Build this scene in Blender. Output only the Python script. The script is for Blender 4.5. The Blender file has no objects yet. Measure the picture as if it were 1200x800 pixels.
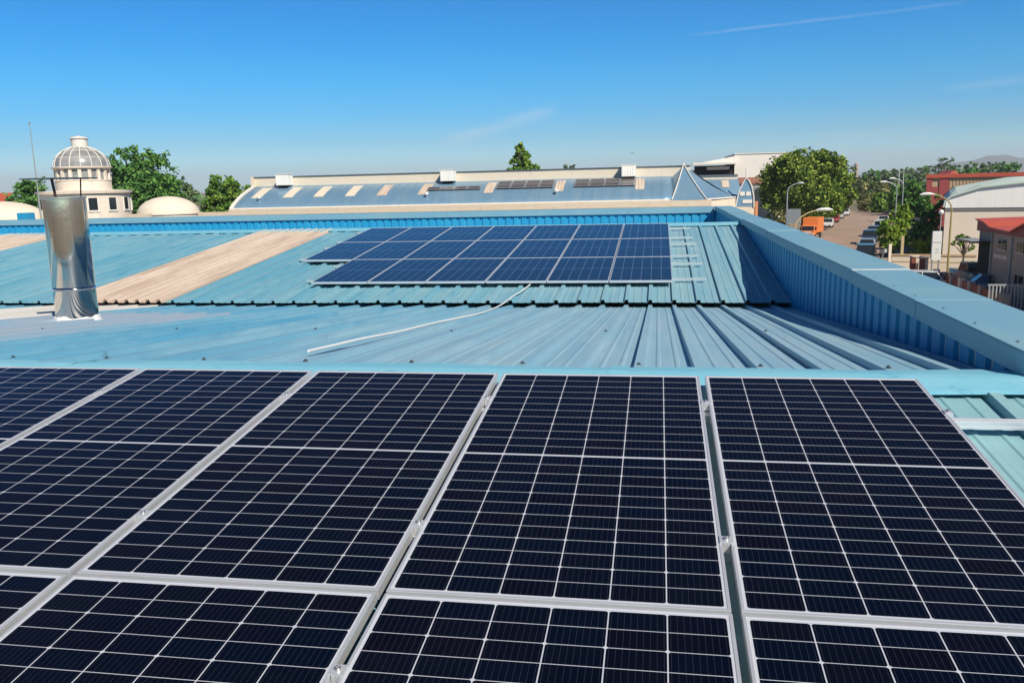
import bpy, bmesh, math, random
from mathutils import Vector, Matrix, Quaternion
R = math.radians
sc = bpy.context.scene
col = sc.collection

# ------------------------------------------------------------------ camera
# rows: camera right, camera down, camera forward, in world axes (x along the roof ridge, y down the yard, z up)
MR = ((0.985586, 0.167435, -0.024206), (0.007062, -0.183678, -0.982961), (-0.169028, 0.968622, -0.182213))
CAM = Vector((0.82070, -4.41393, 1.00533))
FPX = 993.08
G = -7.5                                   # street level
cd = bpy.data.cameras.new("camera")
cam = bpy.data.objects.new("camera", cd); col.objects.link(cam)
r0, r1, r2 = [Vector(r).normalized() for r in MR]
cam.matrix_world = Matrix(((r0.x, -r1.x, -r2.x, CAM.x), (r0.y, -r1.y, -r2.y, CAM.y), (r0.z, -r1.z, -r2.z, CAM.z), (0, 0, 0, 1)))
cd.sensor_width = 36.0; cd.lens = FPX * 36.0 / 1200.0
cd.clip_start = 0.05; cd.clip_end = 30000
sc.camera = cam

def ray(u, v): return r0 * ((u - 600) / FPX) + r1 * ((v - 400) / FPX) + r2
def at(u, v, y):
    d = ray(u, v); return CAM + d * ((y - CAM.y) / d.y)
def gp(u, v, z=G):
    d = ray(u, v); return CAM + d * ((z - CAM.z) / d.z)

# ------------------------------------------------------------------ sun and sky
SUN_AZ, SUN_EL = R(140), R(42)             # azimuth from +y towards +x
sunv = Vector((math.sin(SUN_AZ) * math.cos(SUN_EL), math.cos(SUN_AZ) * math.cos(SUN_EL), math.sin(SUN_EL)))
sl = bpy.data.lights.new("sun", 'SUN'); sl.energy = 5.0; sl.angle = R(0.5); sl.color = (1.0, 0.915, 0.79)
so = bpy.data.objects.new("sun", sl); col.objects.link(so)
so.rotation_euler = (-sunv).to_track_quat('-Z', 'Y').to_euler(); so.location = (0, 0, 60)

w = bpy.data.worlds.new("World"); sc.world = w; w.use_nodes = True
nt = w.node_tree; nt.nodes.clear()
def N(t, nt_, **k):
    n = nt_.nodes.new(t)
    for a, b in k.items(): setattr(n, a, b)
    return n
out = N('ShaderNodeOutputWorld', nt); bg = N('ShaderNodeBackground', nt)
sky = N('ShaderNodeTexSky', nt, sky_type='NISHITA'); sky.sun_disc = False
sky.sun_elevation = SUN_EL; sky.sun_rotation = SUN_AZ; sky.air_density = 1.0; sky.dust_density = 0.6; sky.ozone_density = 2.0
bg.inputs['Strength'].default_value = 0.106
tc = N('ShaderNodeTexCoord', nt); sep = N('ShaderNodeSeparateXYZ', nt)
nt.links.new(tc.outputs['Generated'], sep.inputs[0])
ramp = N('ShaderNodeValToRGB', nt)
nt.links.new(sep.outputs['Z'], ramp.inputs[0])
er = ramp.color_ramp; er.elements[0].position = 0.0; er.elements[0].color = (0.74, 1.10, 1.40, 1)
er.elements[1].position = 0.7; er.elements[1].color = (0.05, 0.17, 0.34, 1)
for p_, c_ in ((0.028, (0.50, 0.98, 1.38, 1)), (0.05, (0.27, 0.70, 1.08, 1)), (0.08, (0.12, 0.62, 1.05, 1)), (0.117, (0.045, 0.60, 1.03, 1)), (0.16, (0.0, 0.53, 1.0, 1)), (0.22, (0.0, 0.46, 0.93, 1)), (0.32, (0.0, 0.26, 0.62, 1)), (0.45, (0.03, 0.18, 0.40, 1))):
    e = er.elements.new(p_); e.color = c_
mul = N('ShaderNodeMix', nt, data_type='RGBA', blend_type='MULTIPLY'); mul.inputs['Factor'].default_value = 1
nt.links.new(sky.outputs[0], mul.inputs['A']); nt.links.new(ramp.outputs[0], mul.inputs['B'])
skycol = mul.outputs['Result']
# thin high cirrus and one old contrail, fixed to directions of the sky dome
def mth(op, a, b=None, c=None, nt_=None, clamp=False):
    n = N('ShaderNodeMath', nt_ or nt, operation=op, use_clamp=clamp)
    for i, x in enumerate((a, b, c)):
        if x is None: continue
        if isinstance(x, (int, float)): n.inputs[i].default_value = x
        else: (nt_ or nt).links.new(x, n.inputs[i])
    return n.outputs[0]
def dotv(vec):
    n = N('ShaderNodeVectorMath', nt, operation='DOT_PRODUCT'); n.inputs[1].default_value = vec
    nt.links.new(tc.outputs['Generated'], n.inputs[0]); return n.outputs['Value']
def streak(p0, p1, width, strength, noise_scale):
    a_, b_ = ray(*p0).normalized(), ray(*p1).normalized()
    nrm = a_.cross(b_).normalized(); mid = (a_ + b_).normalized(); half = math.acos(max(-1, min(1, a_.dot(mid))))
    tx = N('ShaderNodeTexNoise', nt); tx.inputs['Scale'].default_value = noise_scale; tx.inputs['Detail'].default_value = 5
    mp = N('ShaderNodeMapping', nt); mp.inputs['Scale'].default_value = (1, 1, 5); nt.links.new(tc.outputs['Generated'], mp.inputs[0]); nt.links.new(mp.outputs[0], tx.inputs['Vector'])
    d1 = mth('ABSOLUTE', mth('ADD', dotv(nrm), mth('MULTIPLY', mth('SUBTRACT', tx.outputs['Fac'], 0.5), width * 1.5)))
    band = mth('SUBTRACT', 1.0, mth('DIVIDE', d1, width), clamp=True)
    along = mth('SUBTRACT', dotv(mid), math.cos(half)); along = mth('DIVIDE', along, (1 - math.cos(half)) * 0.7, clamp=True)
    m_ = mth('MULTIPLY', mth('MULTIPLY', band, along), mth('MULTIPLY', mth('MULTIPLY', tx.outputs['Fac'], tx.outputs['Fac']), strength * 3.0), clamp=True)
    return m_
tot = None
for s_ in ((( 790, 44), (1140, 2), 0.0022, 0.20, 14), ((505, 172), (660, 126), 0.011, 0.30, 9), ((1100, 105), (1290, 78), 0.007, 0.26, 9), ((960, 160), (1120, 150), 0.010, 0.10, 8)):
    m_ = streak(*s_); tot = m_ if tot is None else mth('MAXIMUM', tot, m_)
cm = N('ShaderNodeMix', nt, data_type='RGBA'); nt.links.new(tot, cm.inputs['Factor']); nt.links.new(skycol, cm.inputs['A']); cm.inputs['B'].default_value = (5.6, 6.0, 6.4, 1)
nt.links.new(cm.outputs['Result'], bg.inputs['Color']); nt.links.new(bg.outputs[0], out.inputs['Surface'])
sc.view_settings.view_transform = 'Standard'; sc.view_settings.look = 'None'; sc.view_settings.gamma = 1; sc.view_settings.use_curve_mapping = False
sc.view_settings.exposure = 0.3

# ------------------------------------------------------------------ helpers
rnd = random.Random(7)
class MB:
    def __init__(s): s.v = []; s.f = []; s.uv = None
    def add(s, vs, fs):
        o = len(s.v); s.v += [tuple(x) for x in vs]; s.f += [tuple(i + o for i in f) for f in fs]; return s
    def box(s, x0, x1, y0, y1, z0, z1, m=None):
        vs = [Vector((x, y, z)) for z in (z0, z1) for x, y in ((x0, y0), (x1, y0), (x1, y1), (x0, y1))]
        if m is not None: vs = [m @ q for q in vs]
        return s.add(vs, [(0, 3, 2, 1), (4, 5, 6, 7), (0, 1, 5, 4), (1, 2, 6, 5), (2, 3, 7, 6), (3, 0, 4, 7)])
    def prism(s, pts, off):
        pts = [Vector(q) for q in pts]; off = Vector(off); n = len(pts)
        return s.add(pts + [q + off for q in pts], [tuple(range(n))[::-1], tuple(range(n, 2 * n))] + [(i, (i + 1) % n, n + (i + 1) % n, n + i) for i in range(n)])
    def tube(s, path, rad, n=8, caps=True):
        path = [Vector(q) for q in path]
        if not isinstance(rad, (list, tuple)): rad = [rad] * len(path)
        vs = []; up = None
        for i, q in enumerate(path):
            d = (path[min(i + 1, len(path) - 1)] - path[max(i - 1, 0)]).normalized()
            if up is None: up = d.orthogonal().normalized()
            up = (up - d * up.dot(d)).normalized(); sd = d.cross(up)
            for k in range(n):
                a_ = 2 * math.pi * k / n; vs.append(q + (up * math.cos(a_) + sd * math.sin(a_)) * rad[i])
        fs = [(i * n + k, i * n + (k + 1) % n, (i + 1) * n + (k + 1) % n, (i + 1) * n + k) for i in range(len(path) - 1) for k in range(n)]
        if caps: fs += [tuple(range(n))[::-1], tuple(range((len(path) - 1) * n, len(path) * n))]
        return s.add(vs, fs)
    def lathe(s, prof, n=32, c=(0, 0, 0), a0=0, a1=2 * math.pi):
        c = Vector(c); full = abs(a1 - a0 - 2 * math.pi) < 1e-6; m_ = n if full else n + 1; vs = []
        for r_, z in prof:
            for k in range(m_):
                a_ = a0 + (a1 - a0) * k / n; vs.append(c + Vector((r_ * math.cos(a_), r_ * math.sin(a_), z)))
        fs = [(i * m_ + k, i * m_ + (k + 1) % m_, (i + 1) * m_ + (k + 1) % m_, (i + 1) * m_ + k) for i in range(len(prof) - 1) for k in range(n)]
        return s.add(vs, fs)
    def build(s, name, mat, parent=None, smooth=False, bevel=0, recalc=True, solid=0, loc=None):
        me = bpy.data.meshes.new(name); me.from_pydata(s.v, [], s.f)
        if recalc:
            bm = bmesh.new(); bm.from_mesh(me); bmesh.ops.recalc_face_normals(bm, faces=bm.faces); bm.to_mesh(me); bm.free()
        if smooth:
            me.polygons.foreach_set('use_smooth', [True] * len(me.polygons))
            try: me.set_sharp_from_angle(angle=R(38))
            except Exception: pass
        o = bpy.data.objects.new(name, me); col.objects.link(o)
        for m_ in (mat if isinstance(mat, (list, tuple)) else [mat]): me.materials.append(m_)
        if parent is not None: o.parent = parent
        if loc is not None: o.location = loc
        if bevel:
            b = o.modifiers.new('bevel', 'BEVEL'); b.width = bevel; b.segments = 2; b.limit_method = 'ANGLE'; b.angle_limit = R(40)
        if solid:
            b = o.modifiers.new('solid', 'SOLIDIFY'); b.thickness = solid; b.offset = -1
        return o
def tag(o, label=None, cat=None, group=None, kind=None):
    if label: o['label'] = label
    if cat: o['category'] = cat
    if group: o['group'] = group
    if kind: o['kind'] = kind
    return o
def thing(name, label, cat, loc=(0, 0, 0), rz=0, group=None):
    o = bpy.data.objects.new(name, None); col.objects.link(o); o.location = loc; o.rotation_euler = (0, 0, rz); o.empty_display_size = 0.2
    return tag(o, label, cat, group)
def copy_tree(o, parent=None):
    c = o.copy(); col.objects.link(c); c.parent = parent
    for ch in list(o.children): copy_tree(ch, c)
    return c

# ------------------------------------------------------------------ materials
def mat(name, base, rough=0.6, metal=0.0, spec=0.5, noise=None, bump=None, island=None):
    """noise = (scale xyz, amount, second colour) ; bump = (scale, strength, distance)"""
    if metal < 0.5 and not island and name != 'parapet_paint':
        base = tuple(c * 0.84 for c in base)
        if noise: noise = [(a_, lo, hi, tuple(c * 0.84 for c in c2), amt) for a_, lo, hi, c2, amt in noise]
    m = bpy.data.materials.new(name); m.use_nodes = True; t = m.node_tree; b = t.nodes['Principled BSDF']
    b.inputs['Base Color'].default_value = (*base, 1); b.inputs['Roughness'].default_value = rough; b.inputs['Metallic'].default_value = metal
    b.inputs['Specular IOR Level'].default_value = spec
    src = None; tco = N('ShaderNodeTexCoord', t)
    if noise:
        fac = None
        for (scl, lo, hi, c2, amt) in noise:
            mp = N('ShaderNodeMapping', t); mp.inputs['Scale'].default_value = scl; t.links.new(tco.outputs['Object'], mp.inputs[0])
            tx = N('ShaderNodeTexNoise', t); tx.inputs['Scale'].default_value = 1; tx.inputs['Detail'].default_value = 6; tx.inputs['Roughness'].default_value = 0.62
            t.links.new(mp.outputs[0], tx.inputs['Vector'])
            mr = N('ShaderNodeMapRange', t); mr.inputs['From Min'].default_value = lo; mr.inputs['From Max'].default_value = hi; mr.inputs['To Max'].default_value = amt
            t.links.new(tx.outputs['Fac'], mr.inputs['Value'])
            mx = N('ShaderNodeMix', t, data_type='RGBA'); mx.inputs['B'].default_value = (*c2, 1); t.links.new(mr.outputs[0], mx.inputs['Factor'])
            if src is None: mx.inputs['A'].default_value = (*base, 1)
            else: t.links.new(src, mx.inputs['A'])
            src = mx.outputs['Result']
        t.links.new(src, b.inputs['Base Color'])
    if island:
        ge = N('ShaderNodeNewGeometry', t); rp = N('ShaderNodeValToRGB', t); t.links.new(ge.outputs['Random Per Island'], rp.inputs[0])
        cr = rp.color_ramp; cr.elements[0].color = (*island[0], 1); cr.elements[1].color = (*island[-1], 1)
        for i, c_ in enumerate(island[1:-1]): e = cr.elements.new((i + 1) / (len(island) - 1)); e.color = (*c_, 1)
        t.links.new(rp.outputs[0], b.inputs['Base Color'])
    if bump:
        tx = N('ShaderNodeTexNoise', t); tx.inputs['Scale'].default_value = bump[0]; tx.inputs['Detail'].default_value = 4; t.links.new(tco.outputs['Object'], tx.inputs['Vector'])
        bp = N('ShaderNodeBump', t); bp.inputs['Strength'].default_value = bump[1]; bp.inputs['Distance'].default_value = bump[2]
        t.links.new(tx.outputs['Fac'], bp.inputs['Height']); t.links.new(bp.outputs[0], b.inputs['Normal'])
    return m

def roofmat(name, base, fade, dark, rough=0.5, chalk=0.20):
    m = roofmat0(name, base, fade, dark, rough); t = m.node_tree; b = t.nodes['Principled BSDF']; src = b.inputs['Base Color'].links[0].from_socket
    tco = N('ShaderNodeTexCoord', t); sx = N('ShaderNodeSeparateXYZ', t); t.links.new(tco.outputs['Object'], sx.inputs[0])
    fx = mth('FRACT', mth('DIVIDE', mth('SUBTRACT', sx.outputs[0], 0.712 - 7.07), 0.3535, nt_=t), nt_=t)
    d_ = mth('ABSOLUTE', mth('SUBTRACT', fx, 0.145, nt_=t), nt_=t); band = mth('SUBTRACT', 1.0, mth('DIVIDE', d_, 0.055, nt_=t), nt_=t, clamp=True)  # darker along each rib's right foot: painted shade that brings out the ribs
    d2 = mth('ABSOLUTE', mth('SUBTRACT', fx, 0.02, nt_=t), nt_=t); top_ = mth('LESS_THAN', d2, 0.055, nt_=t)  # rib tops coloured paler, painted contrast to the darkened feet
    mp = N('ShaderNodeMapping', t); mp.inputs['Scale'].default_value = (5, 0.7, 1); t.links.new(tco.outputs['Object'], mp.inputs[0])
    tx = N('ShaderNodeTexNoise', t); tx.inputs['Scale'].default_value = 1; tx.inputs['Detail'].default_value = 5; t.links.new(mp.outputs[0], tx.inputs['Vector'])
    rib_shade = mth('MULTIPLY', mth('MULTIPLY', band, mth('MULTIPLY', tx.outputs['Fac'], 1.7, nt_=t), nt_=t), 0.95, nt_=t, clamp=True)
    m1 = N('ShaderNodeMix', t, data_type='RGBA'); t.links.new(rib_shade, m1.inputs['Factor']); t.links.new(src, m1.inputs['A']); m1.inputs['B'].default_value = (dark[0] * 1.0, dark[1] * .84, dark[2] * .80, 1)
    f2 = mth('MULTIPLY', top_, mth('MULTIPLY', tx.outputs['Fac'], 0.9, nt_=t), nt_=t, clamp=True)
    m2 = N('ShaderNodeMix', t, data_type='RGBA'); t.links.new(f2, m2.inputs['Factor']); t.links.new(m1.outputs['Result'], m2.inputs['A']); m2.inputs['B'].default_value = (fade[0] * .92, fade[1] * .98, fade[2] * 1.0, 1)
    edge_light = None
    for c_, w_, a_ in ((0.082, 0.024, 0.85), (0.327, 0.022, 0.6), (0.666, 0.022, 0.6), (0.916, 0.020, 0.45)):  # painted highlights: light lines where rib edges and stiffeners catch the sun
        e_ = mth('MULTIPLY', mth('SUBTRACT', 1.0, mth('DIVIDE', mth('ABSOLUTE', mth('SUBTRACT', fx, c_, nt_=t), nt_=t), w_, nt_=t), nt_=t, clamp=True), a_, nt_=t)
        edge_light = e_ if edge_light is None else mth('MAXIMUM', edge_light, e_, nt_=t)
    me_ = N('ShaderNodeMix', t, data_type='RGBA'); t.links.new(mth('MULTIPLY', edge_light, mth('MULTIPLY', tx.outputs['Fac'], 1.7, nt_=t), nt_=t, clamp=True), me_.inputs['Factor']); t.links.new(m2.outputs['Result'], me_.inputs['A']); me_.inputs['B'].default_value = (min(.55, fade[0] * 1.30), min(.62, fade[1] * 1.13), min(.66, fade[2] * 1.08), 1); m2 = me_
    gx = N('ShaderNodeMapRange', t, interpolation_type='SMOOTHSTEP'); gx.inputs['From Min'].default_value = -3.6; gx.inputs['From Max'].default_value = 0.2; gx.inputs['To Max'].default_value = chalk; t.links.new(sx.outputs[0], gx.inputs['Value'])
    m3 = N('ShaderNodeMix', t, data_type='RGBA'); t.links.new(mth('MULTIPLY', gx.outputs[0], mth('ADD', tx.outputs['Fac'], 0.35, nt_=t), nt_=t, clamp=True), m3.inputs['Factor']); t.links.new(m2.outputs['Result'], m3.inputs['A']); m3.inputs['B'].default_value = (0.42, 0.51, 0.54, 1)
    lx = mth('FRACT', mth('DIVIDE', mth('SUBTRACT', sx.outputs[0], 0.712 - 0.038 - 31.815, nt_=t), 1.0605, nt_=t), nt_=t); lap = mth('MULTIPLY', mth('LESS_THAN', lx, 0.0055, nt_=t), 0.8, nt_=t)
    m4 = N('ShaderNodeMix', t, data_type='RGBA'); t.links.new(lap, m4.inputs['Factor']); t.links.new(m3.outputs['Result'], m4.inputs['A']); m4.inputs['B'].default_value = (0.03, 0.10, 0.15, 1)
    t.links.new(m4.outputs['Result'], b.inputs['Base Color']); return m
def roofmat0(name, base, fade, dark, rough=0.5):
    # painted steel: long streaks down the slope, chalky fading, small dirt marks
    return mat(name, base, rough, 0, 0.4, noise=[((9, 0.35, 1), 0.42, 0.72, fade, 0.65), ((2.83, 0.22, 1), 0.46, 0.68, fade, 0.75), ((1.1, 0.5, 1), 0.45, 0.75, fade, 0.4), ((16, 1.3, 1), 0.52, 0.76, dark, 0.7), ((0.9, 0.22, 1), 0.46, 0.72, dark, 0.40), ((30, 30, 30), 0.62, 0.76, dark, 0.55), ((3, 3, 3), 0.66, 0.74, (dark[0] * 1.5, dark[1] * .7, dark[2] * .6), 0.5)], bump=(1.8, 0.22, 0.03))
M = {}
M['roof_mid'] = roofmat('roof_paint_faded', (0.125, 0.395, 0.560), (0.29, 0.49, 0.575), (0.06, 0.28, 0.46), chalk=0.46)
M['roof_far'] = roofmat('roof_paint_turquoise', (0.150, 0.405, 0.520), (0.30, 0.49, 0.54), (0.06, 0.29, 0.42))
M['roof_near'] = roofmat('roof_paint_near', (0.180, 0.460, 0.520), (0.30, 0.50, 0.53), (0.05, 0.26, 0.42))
M['cap'] = mat('ridge_cap_paint', (0.215, 0.56, 0.70), 0.5, 0, 0.4, noise=[((1.5, 4, 4), 0.45, 0.75, (0.33, 0.64, 0.74), 0.7), ((7, 9, 9), 0.60, 0.75, (0.06, 0.30, 0.48), 0.6), ((45, 45, 45), 0.67, 0.75, (0.05, 0.16, 0.25), 0.5)], bump=(3, 0.1, 0.02))
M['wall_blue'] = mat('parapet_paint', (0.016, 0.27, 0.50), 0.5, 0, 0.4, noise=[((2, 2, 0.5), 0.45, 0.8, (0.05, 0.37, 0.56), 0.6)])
M['coping'] = mat('coping_paint', (0.19, 0.40, 0.525), 0.5, 0, 0.4, noise=[((0.6, 0.6, 2), 0.4, 0.75, (0.30, 0.47, 0.49), 0.7), ((12, 12, 12), 0.6, 0.78, (0.13, 0.32, 0.43), 0.4), ((0.5, 30, 4), 0.52, 0.75, (0.14, 0.31, 0.40), 0.45), ((55, 55, 55), 0.66, 0.74, (0.09, 0.19, 0.25), 0.5)], bump=(1.2, 0.16, 0.04))
M['white'] = mat('white_sealant', (0.80, 0.79, 0.76), 0.7, noise=[((14, 14, 14), 0.5, 0.8, (0.6, 0.58, 0.54), 0.5)], bump=(25, 0.5, 0.01))
M['cable'] = mat('white_cable', (0.78, 0.78, 0.76), 0.5)
M['white_strip'] = mat('white_translucent_sheet', (0.72, 0.71, 0.66), 0.6, noise=[((8, 0.5, 1), 0.45, 0.8, (0.5, 0.42, 0.33), 0.6)])
M['tan_strip'] = mat('weathered_translucent_sheet', (0.70, 0.58, 0.46), 0.75, noise=[((6, 0.25, 1), 0.42, 0.70, (0.82, 0.72, 0.60), 0.8), ((8, 0.4, 1), 0.46, 0.72, (0.40, 0.28, 0.20), 0.75), ((25, 2.5, 1), 0.58, 0.74, (0.34, 0.24, 0.18), 0.5)])
t = M['tan_strip'].node_tree; b = t.nodes['Principled BSDF']; src = b.inputs['Base Color'].links[0].from_socket
tco = N('ShaderNodeTexCoord', t); sx = N('ShaderNodeSeparateXYZ', t); t.links.new(tco.outputs['Object'], sx.inputs[0])
fx = mth('FRACT', mth('DIVIDE', mth('SUBTRACT', sx.outputs[0], -9.063 - 19.4, nt_=t), 0.194, nt_=t), nt_=t)
flute_shade = mth('SUBTRACT', 1.0, mth('DIVIDE', mth('ABSOLUTE', mth('SUBTRACT', fx, 0.36, nt_=t), nt_=t), 0.22, nt_=t), nt_=t, clamp=True)  # one flank of every corrugation darkened, shade put into the sheet colour
m1 = N('ShaderNodeMix', t, data_type='RGBA'); t.links.new(mth('MULTIPLY', flute_shade, 0.85, nt_=t), m1.inputs['Factor']); t.links.new(src, m1.inputs['A']); m1.inputs['B'].default_value = (0.34, 0.24, 0.18, 1); t.links.new(m1.outputs['Result'], b.inputs['Base Color'])
M['seal_grey'] = mat('grey_sealant_coat', (0.16, 0.42, 0.56), 0.6, noise=[((1.1, 0.32, 1), 0.33, 0.56, (0.34, 0.43, 0.52), 0.95), ((2.6, 1.2, 1), 0.48, 0.8, (0.42, 0.43, 0.45), 0.7)])
M['alu'] = mat('anodised_aluminium', (0.72, 0.73, 0.74), 0.36, 0.55, 0.5, noise=[((6, 6, 6), 0.45, 0.8, (0.58, 0.59, 0.60), 0.5)])
M['rail'] = mat('mill_aluminium_rail', (0.80, 0.81, 0.82), 0.4, 0.6, 0.5)
M['rail_far'] = mat('pale_aluminium_rail', (0.62, 0.74, 0.76), 0.45, 0.45, 0.5)
M['steel'] = mat('polished_stainless_steel', (0.66, 0.63, 0.59), 0.075, 1.0, 0.5, noise=[((5, 5, 1.2), 0.45, 0.75, (0.48, 0.46, 0.44), 0.6)], bump=(1.3, 0.06, 0.06))
M['steel_dull'] = mat('zinc_bolt', (0.5, 0.5, 0.5), 0.3, 0.9)
M['rust'] = mat('dark_rusty_strap', (0.06, 0.03, 0.025), 0.7, 0.2)
M['cap_plate'] = mat('dull_galvanised_plate', (0.13, 0.15, 0.17), 0.55, 0.6)
M['bolt'] = mat('grey_rubber_washer', (0.05, 0.07, 0.09), 0.6)
M['black'] = mat('black_void', (0.012, 0.014, 0.016), 0.9)
M['cream'] = mat('cream_render', (0.78, 0.67, 0.52), 0.85, noise=[((1.5, 1.5, 3), 0.4, 0.75, (0.72, 0.65, 0.52), 0.8), ((2.5, 2.5, 0.4), 0.55, 0.8, (0.42, 0.33, 0.24), 0.45)])
M['cream_dirty'] = mat('stained_cream_gutter', (0.72, 0.58, 0.43), 0.85, noise=[((0.9, 1, 5), 0.4, 0.7, (0.73, 0.66, 0.52), 0.8), ((3, 3, 6), 0.55, 0.8, (0.33, 0.25, 0.18), 0.6)])
M['plaster'] = mat('white_plaster', (0.84, 0.74, 0.61), 0.85, noise=[((1.8, 1.8, 0.25), 0.52, 0.75, (0.45, 0.38, 0.31), 0.5), ((0.7, 0.7, 1.5), 0.45, 0.75, (0.62, 0.54, 0.47), 0.5)])
M['shell'] = mat('white_shell_concrete', (0.80, 0.71, 0.57), 0.85, noise=[((0.8, 0.8, 0.8), 0.45, 0.75, (0.70, 0.61, 0.48), 0.6)])
M['white_paint'] = mat('white_paint', (0.82, 0.77, 0.69), 0.7, noise=[((0.5, 0.5, 0.5), 0.45, 0.8, (0.66, 0.62, 0.57), 0.5)])
M['nave_blue'] = mat('pale_blue_metal_roof', (0.20, 0.36, 0.50), 0.35, 0.25, 0.5, noise=[((1.2, 0.2, 0.2), 0.42, 0.75, (0.30, 0.44, 0.54), 0.8), ((2.5, 0.3, 0.3), 0.55, 0.8, (0.14, 0.29, 0.44), 0.6)])
M['glass_dark'] = mat('dark_window_glass', (0.02, 0.028, 0.035), 0.08, 0, 0.6)
M['dome_glass'] = mat('dusty_dome_glass', (0.34, 0.345, 0.335), 0.2, 0, 0.6, noise=[((0.9, 0.9, 0.9), 0.42, 0.7, (0.17, 0.17, 0.16), 0.9)])
M['pale_green'] = mat('pale_green_roof_sheet', (0.60, 0.72, 0.62), 0.6, noise=[((0.4, 3, 1), 0.4, 0.8, (0.70, 0.77, 0.68), 0.8)])
M['white_sheet'] = mat('white_ribbed_sheet', (0.95, 0.93, 0.86), 0.55, noise=[((3, 1, 0.3), 0.45, 0.75, (0.80, 0.80, 0.76), 0.6)])
M['hall_cream'] = mat('hall_cream_wall', (0.86, 0.74, 0.59), 0.85, noise=[((0.4, 0.4, 0.6), 0.4, 0.75, (0.78, 0.65, 0.50), 0.7)])
M['red_roof'] = mat('red_metal_roof', (0.52, 0.09, 0.05), 0.5, noise=[((1, 0.6, 1), 0.4, 0.8, (0.58, 0.15, 0.09), 0.7)])
M['red_dark'] = mat('dark_red_fascia', (0.27, 0.035, 0.03), 0.55)
M['red_paint'] = mat('red_panel_paint', (0.38, 0.075, 0.07), 0.55)
M['tan_sheet'] = mat('tan_ribbed_wall', (0.50, 0.34, 0.20), 0.7, noise=[((4, 1, 0.4), 0.4, 0.75, (0.60, 0.44, 0.27), 0.8)])
M['grey_wall'] = mat('grey_beige_render', (0.47, 0.39, 0.32), 0.85, noise=[((0.6, 0.6, 0.8), 0.4, 0.75, (0.33, 0.29, 0.27), 0.7)])
M['brick'] = mat('red_brick_pillar', (0.30, 0.09, 0.06), 0.8, noise=[((9, 9, 14), 0.5, 0.7, (0.40, 0.20, 0.15), 0.7)])
M['orange'] = mat('orange_truck_paint', (0.85, 0.25, 0.06), 0.4, 0, 0.5, noise=[((1, 1, 1), 0.5, 0.8, (0.80, 0.30, 0.10), 0.5)])
M['orange_wall'] = mat('orange_wall', (0.62, 0.28, 0.14), 0.8)
M['lamp_grey'] = mat('galvanised_lamp_pole', (0.42, 0.45, 0.44), 0.5, 0.4)
M['lamp_yellow'] = mat('ochre_lamp_pole', (0.38, 0.29, 0.10), 0.55)
M['lamp_white'] = mat('white_lamp_shell', (0.76, 0.76, 0.73), 0.45)
M['tyre'] = mat('tyre_rubber', (0.02, 0.02, 0.021), 0.8)
M['rim'] = mat('alloy_rim', (0.45, 0.46, 0.47), 0.3, 0.8)
M['headlight'] = mat('headlight_glass', (0.7, 0.72, 0.74), 0.1, 0, 0.8)
M['tail'] = mat('red_tail_lamp', (0.35, 0.02, 0.02), 0.2)
M['sign_grey'] = mat('grey_sign_back', (0.24, 0.27, 0.28), 0.5, 0.3)
M['green_ink'] = mat('green_sign_print', (0.08, 0.42, 0.16), 0.6)
M['grey_ink'] = mat('grey_sign_print', (0.42, 0.45, 0.48), 0.6)
M['trunk'] = mat('tree_bark', (0.075, 0.055, 0.04), 0.9, noise=[((6, 6, 1.5), 0.4, 0.7, (0.13, 0.10, 0.075), 0.8)])
M['pipe_tan'] = mat('tan_post', (0.52, 0.40, 0.22), 0.7)
for k, cs in dict(leaf_dark=((0.047, 0.117, 0.035), (0.114, 0.276, 0.062), (0.246, 0.452, 0.088)), leaf_mid=((0.053, 0.123, 0.021), (0.156, 0.300, 0.042), (0.373, 0.495, 0.075)),
                  leaf_big=((0.027, 0.060, 0.009), (0.156, 0.256, 0.031), (0.512, 0.579, 0.093)), leaf_lime=((0.110, 0.214, 0.025), (0.290, 0.438, 0.049), (0.532, 0.640, 0.088)),
                  leaf_grey=((0.058, 0.095, 0.048), (0.145, 0.211, 0.092), (0.250, 0.316, 0.145)), leaf_olive=((0.136, 0.149, 0.050), (0.285, 0.285, 0.099), (0.472, 0.422, 0.174))).items():
    m = mat(k, cs[1], 0.65, 0, 0.25, island=cs); t = m.node_tree; b = t.nodes['Principled BSDF']
    tr = N('ShaderNodeBsdfTranslucent', t); ms = N('ShaderNodeMixShader', t); ms.inputs[0].default_value = 0.25
    src = b.inputs['Base Color'].links[0].from_socket
    tco = N('ShaderNodeTexCoord', t); nz = N('ShaderNodeTexNoise', t); nz.inputs['Scale'].default_value = 0.55; nz.inputs['Detail'].default_value = 3; t.links.new(tco.outputs['Object'], nz.inputs['Vector'])
    mr = N('ShaderNodeMapRange', t); mr.inputs['From Min'].default_value = 0.40; mr.inputs['From Max'].default_value = 0.66; t.links.new(nz.outputs['Fac'], mr.inputs['Value'])
    mx = N('ShaderNodeMix', t, data_type='RGBA', blend_type='MULTIPLY'); t.links.new(mr.outputs[0], mx.inputs['Factor']); t.links.new(src, mx.inputs['A']); mx.inputs['B'].default_value = (0.48, 0.62, 0.55, 1); src = mx.outputs['Result']; t.links.new(src, b.inputs['Base Color'])
    t.links.new(src, tr.inputs[0]); t.links.new(b.outputs[0], ms.inputs[1]); t.links.new(tr.outputs[0], ms.inputs[2])
    t.links.new(ms.outputs[0], t.nodes['Material Output'].inputs['Surface']); M[k] = m
M['ground'] = mat('dry_ground', (0.24, 0.185, 0.125), 0.95, noise=[((0.012, 0.012, 1), 0.45, 0.62, (0.085, 0.105, 0.04), 0.9), ((0.06, 0.06, 1), 0.45, 0.7, (0.33, 0.26, 0.16), 0.7), ((0.5, 0.5, 1), 0.5, 0.8, (0.16, 0.12, 0.08), 0.5)])
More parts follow.
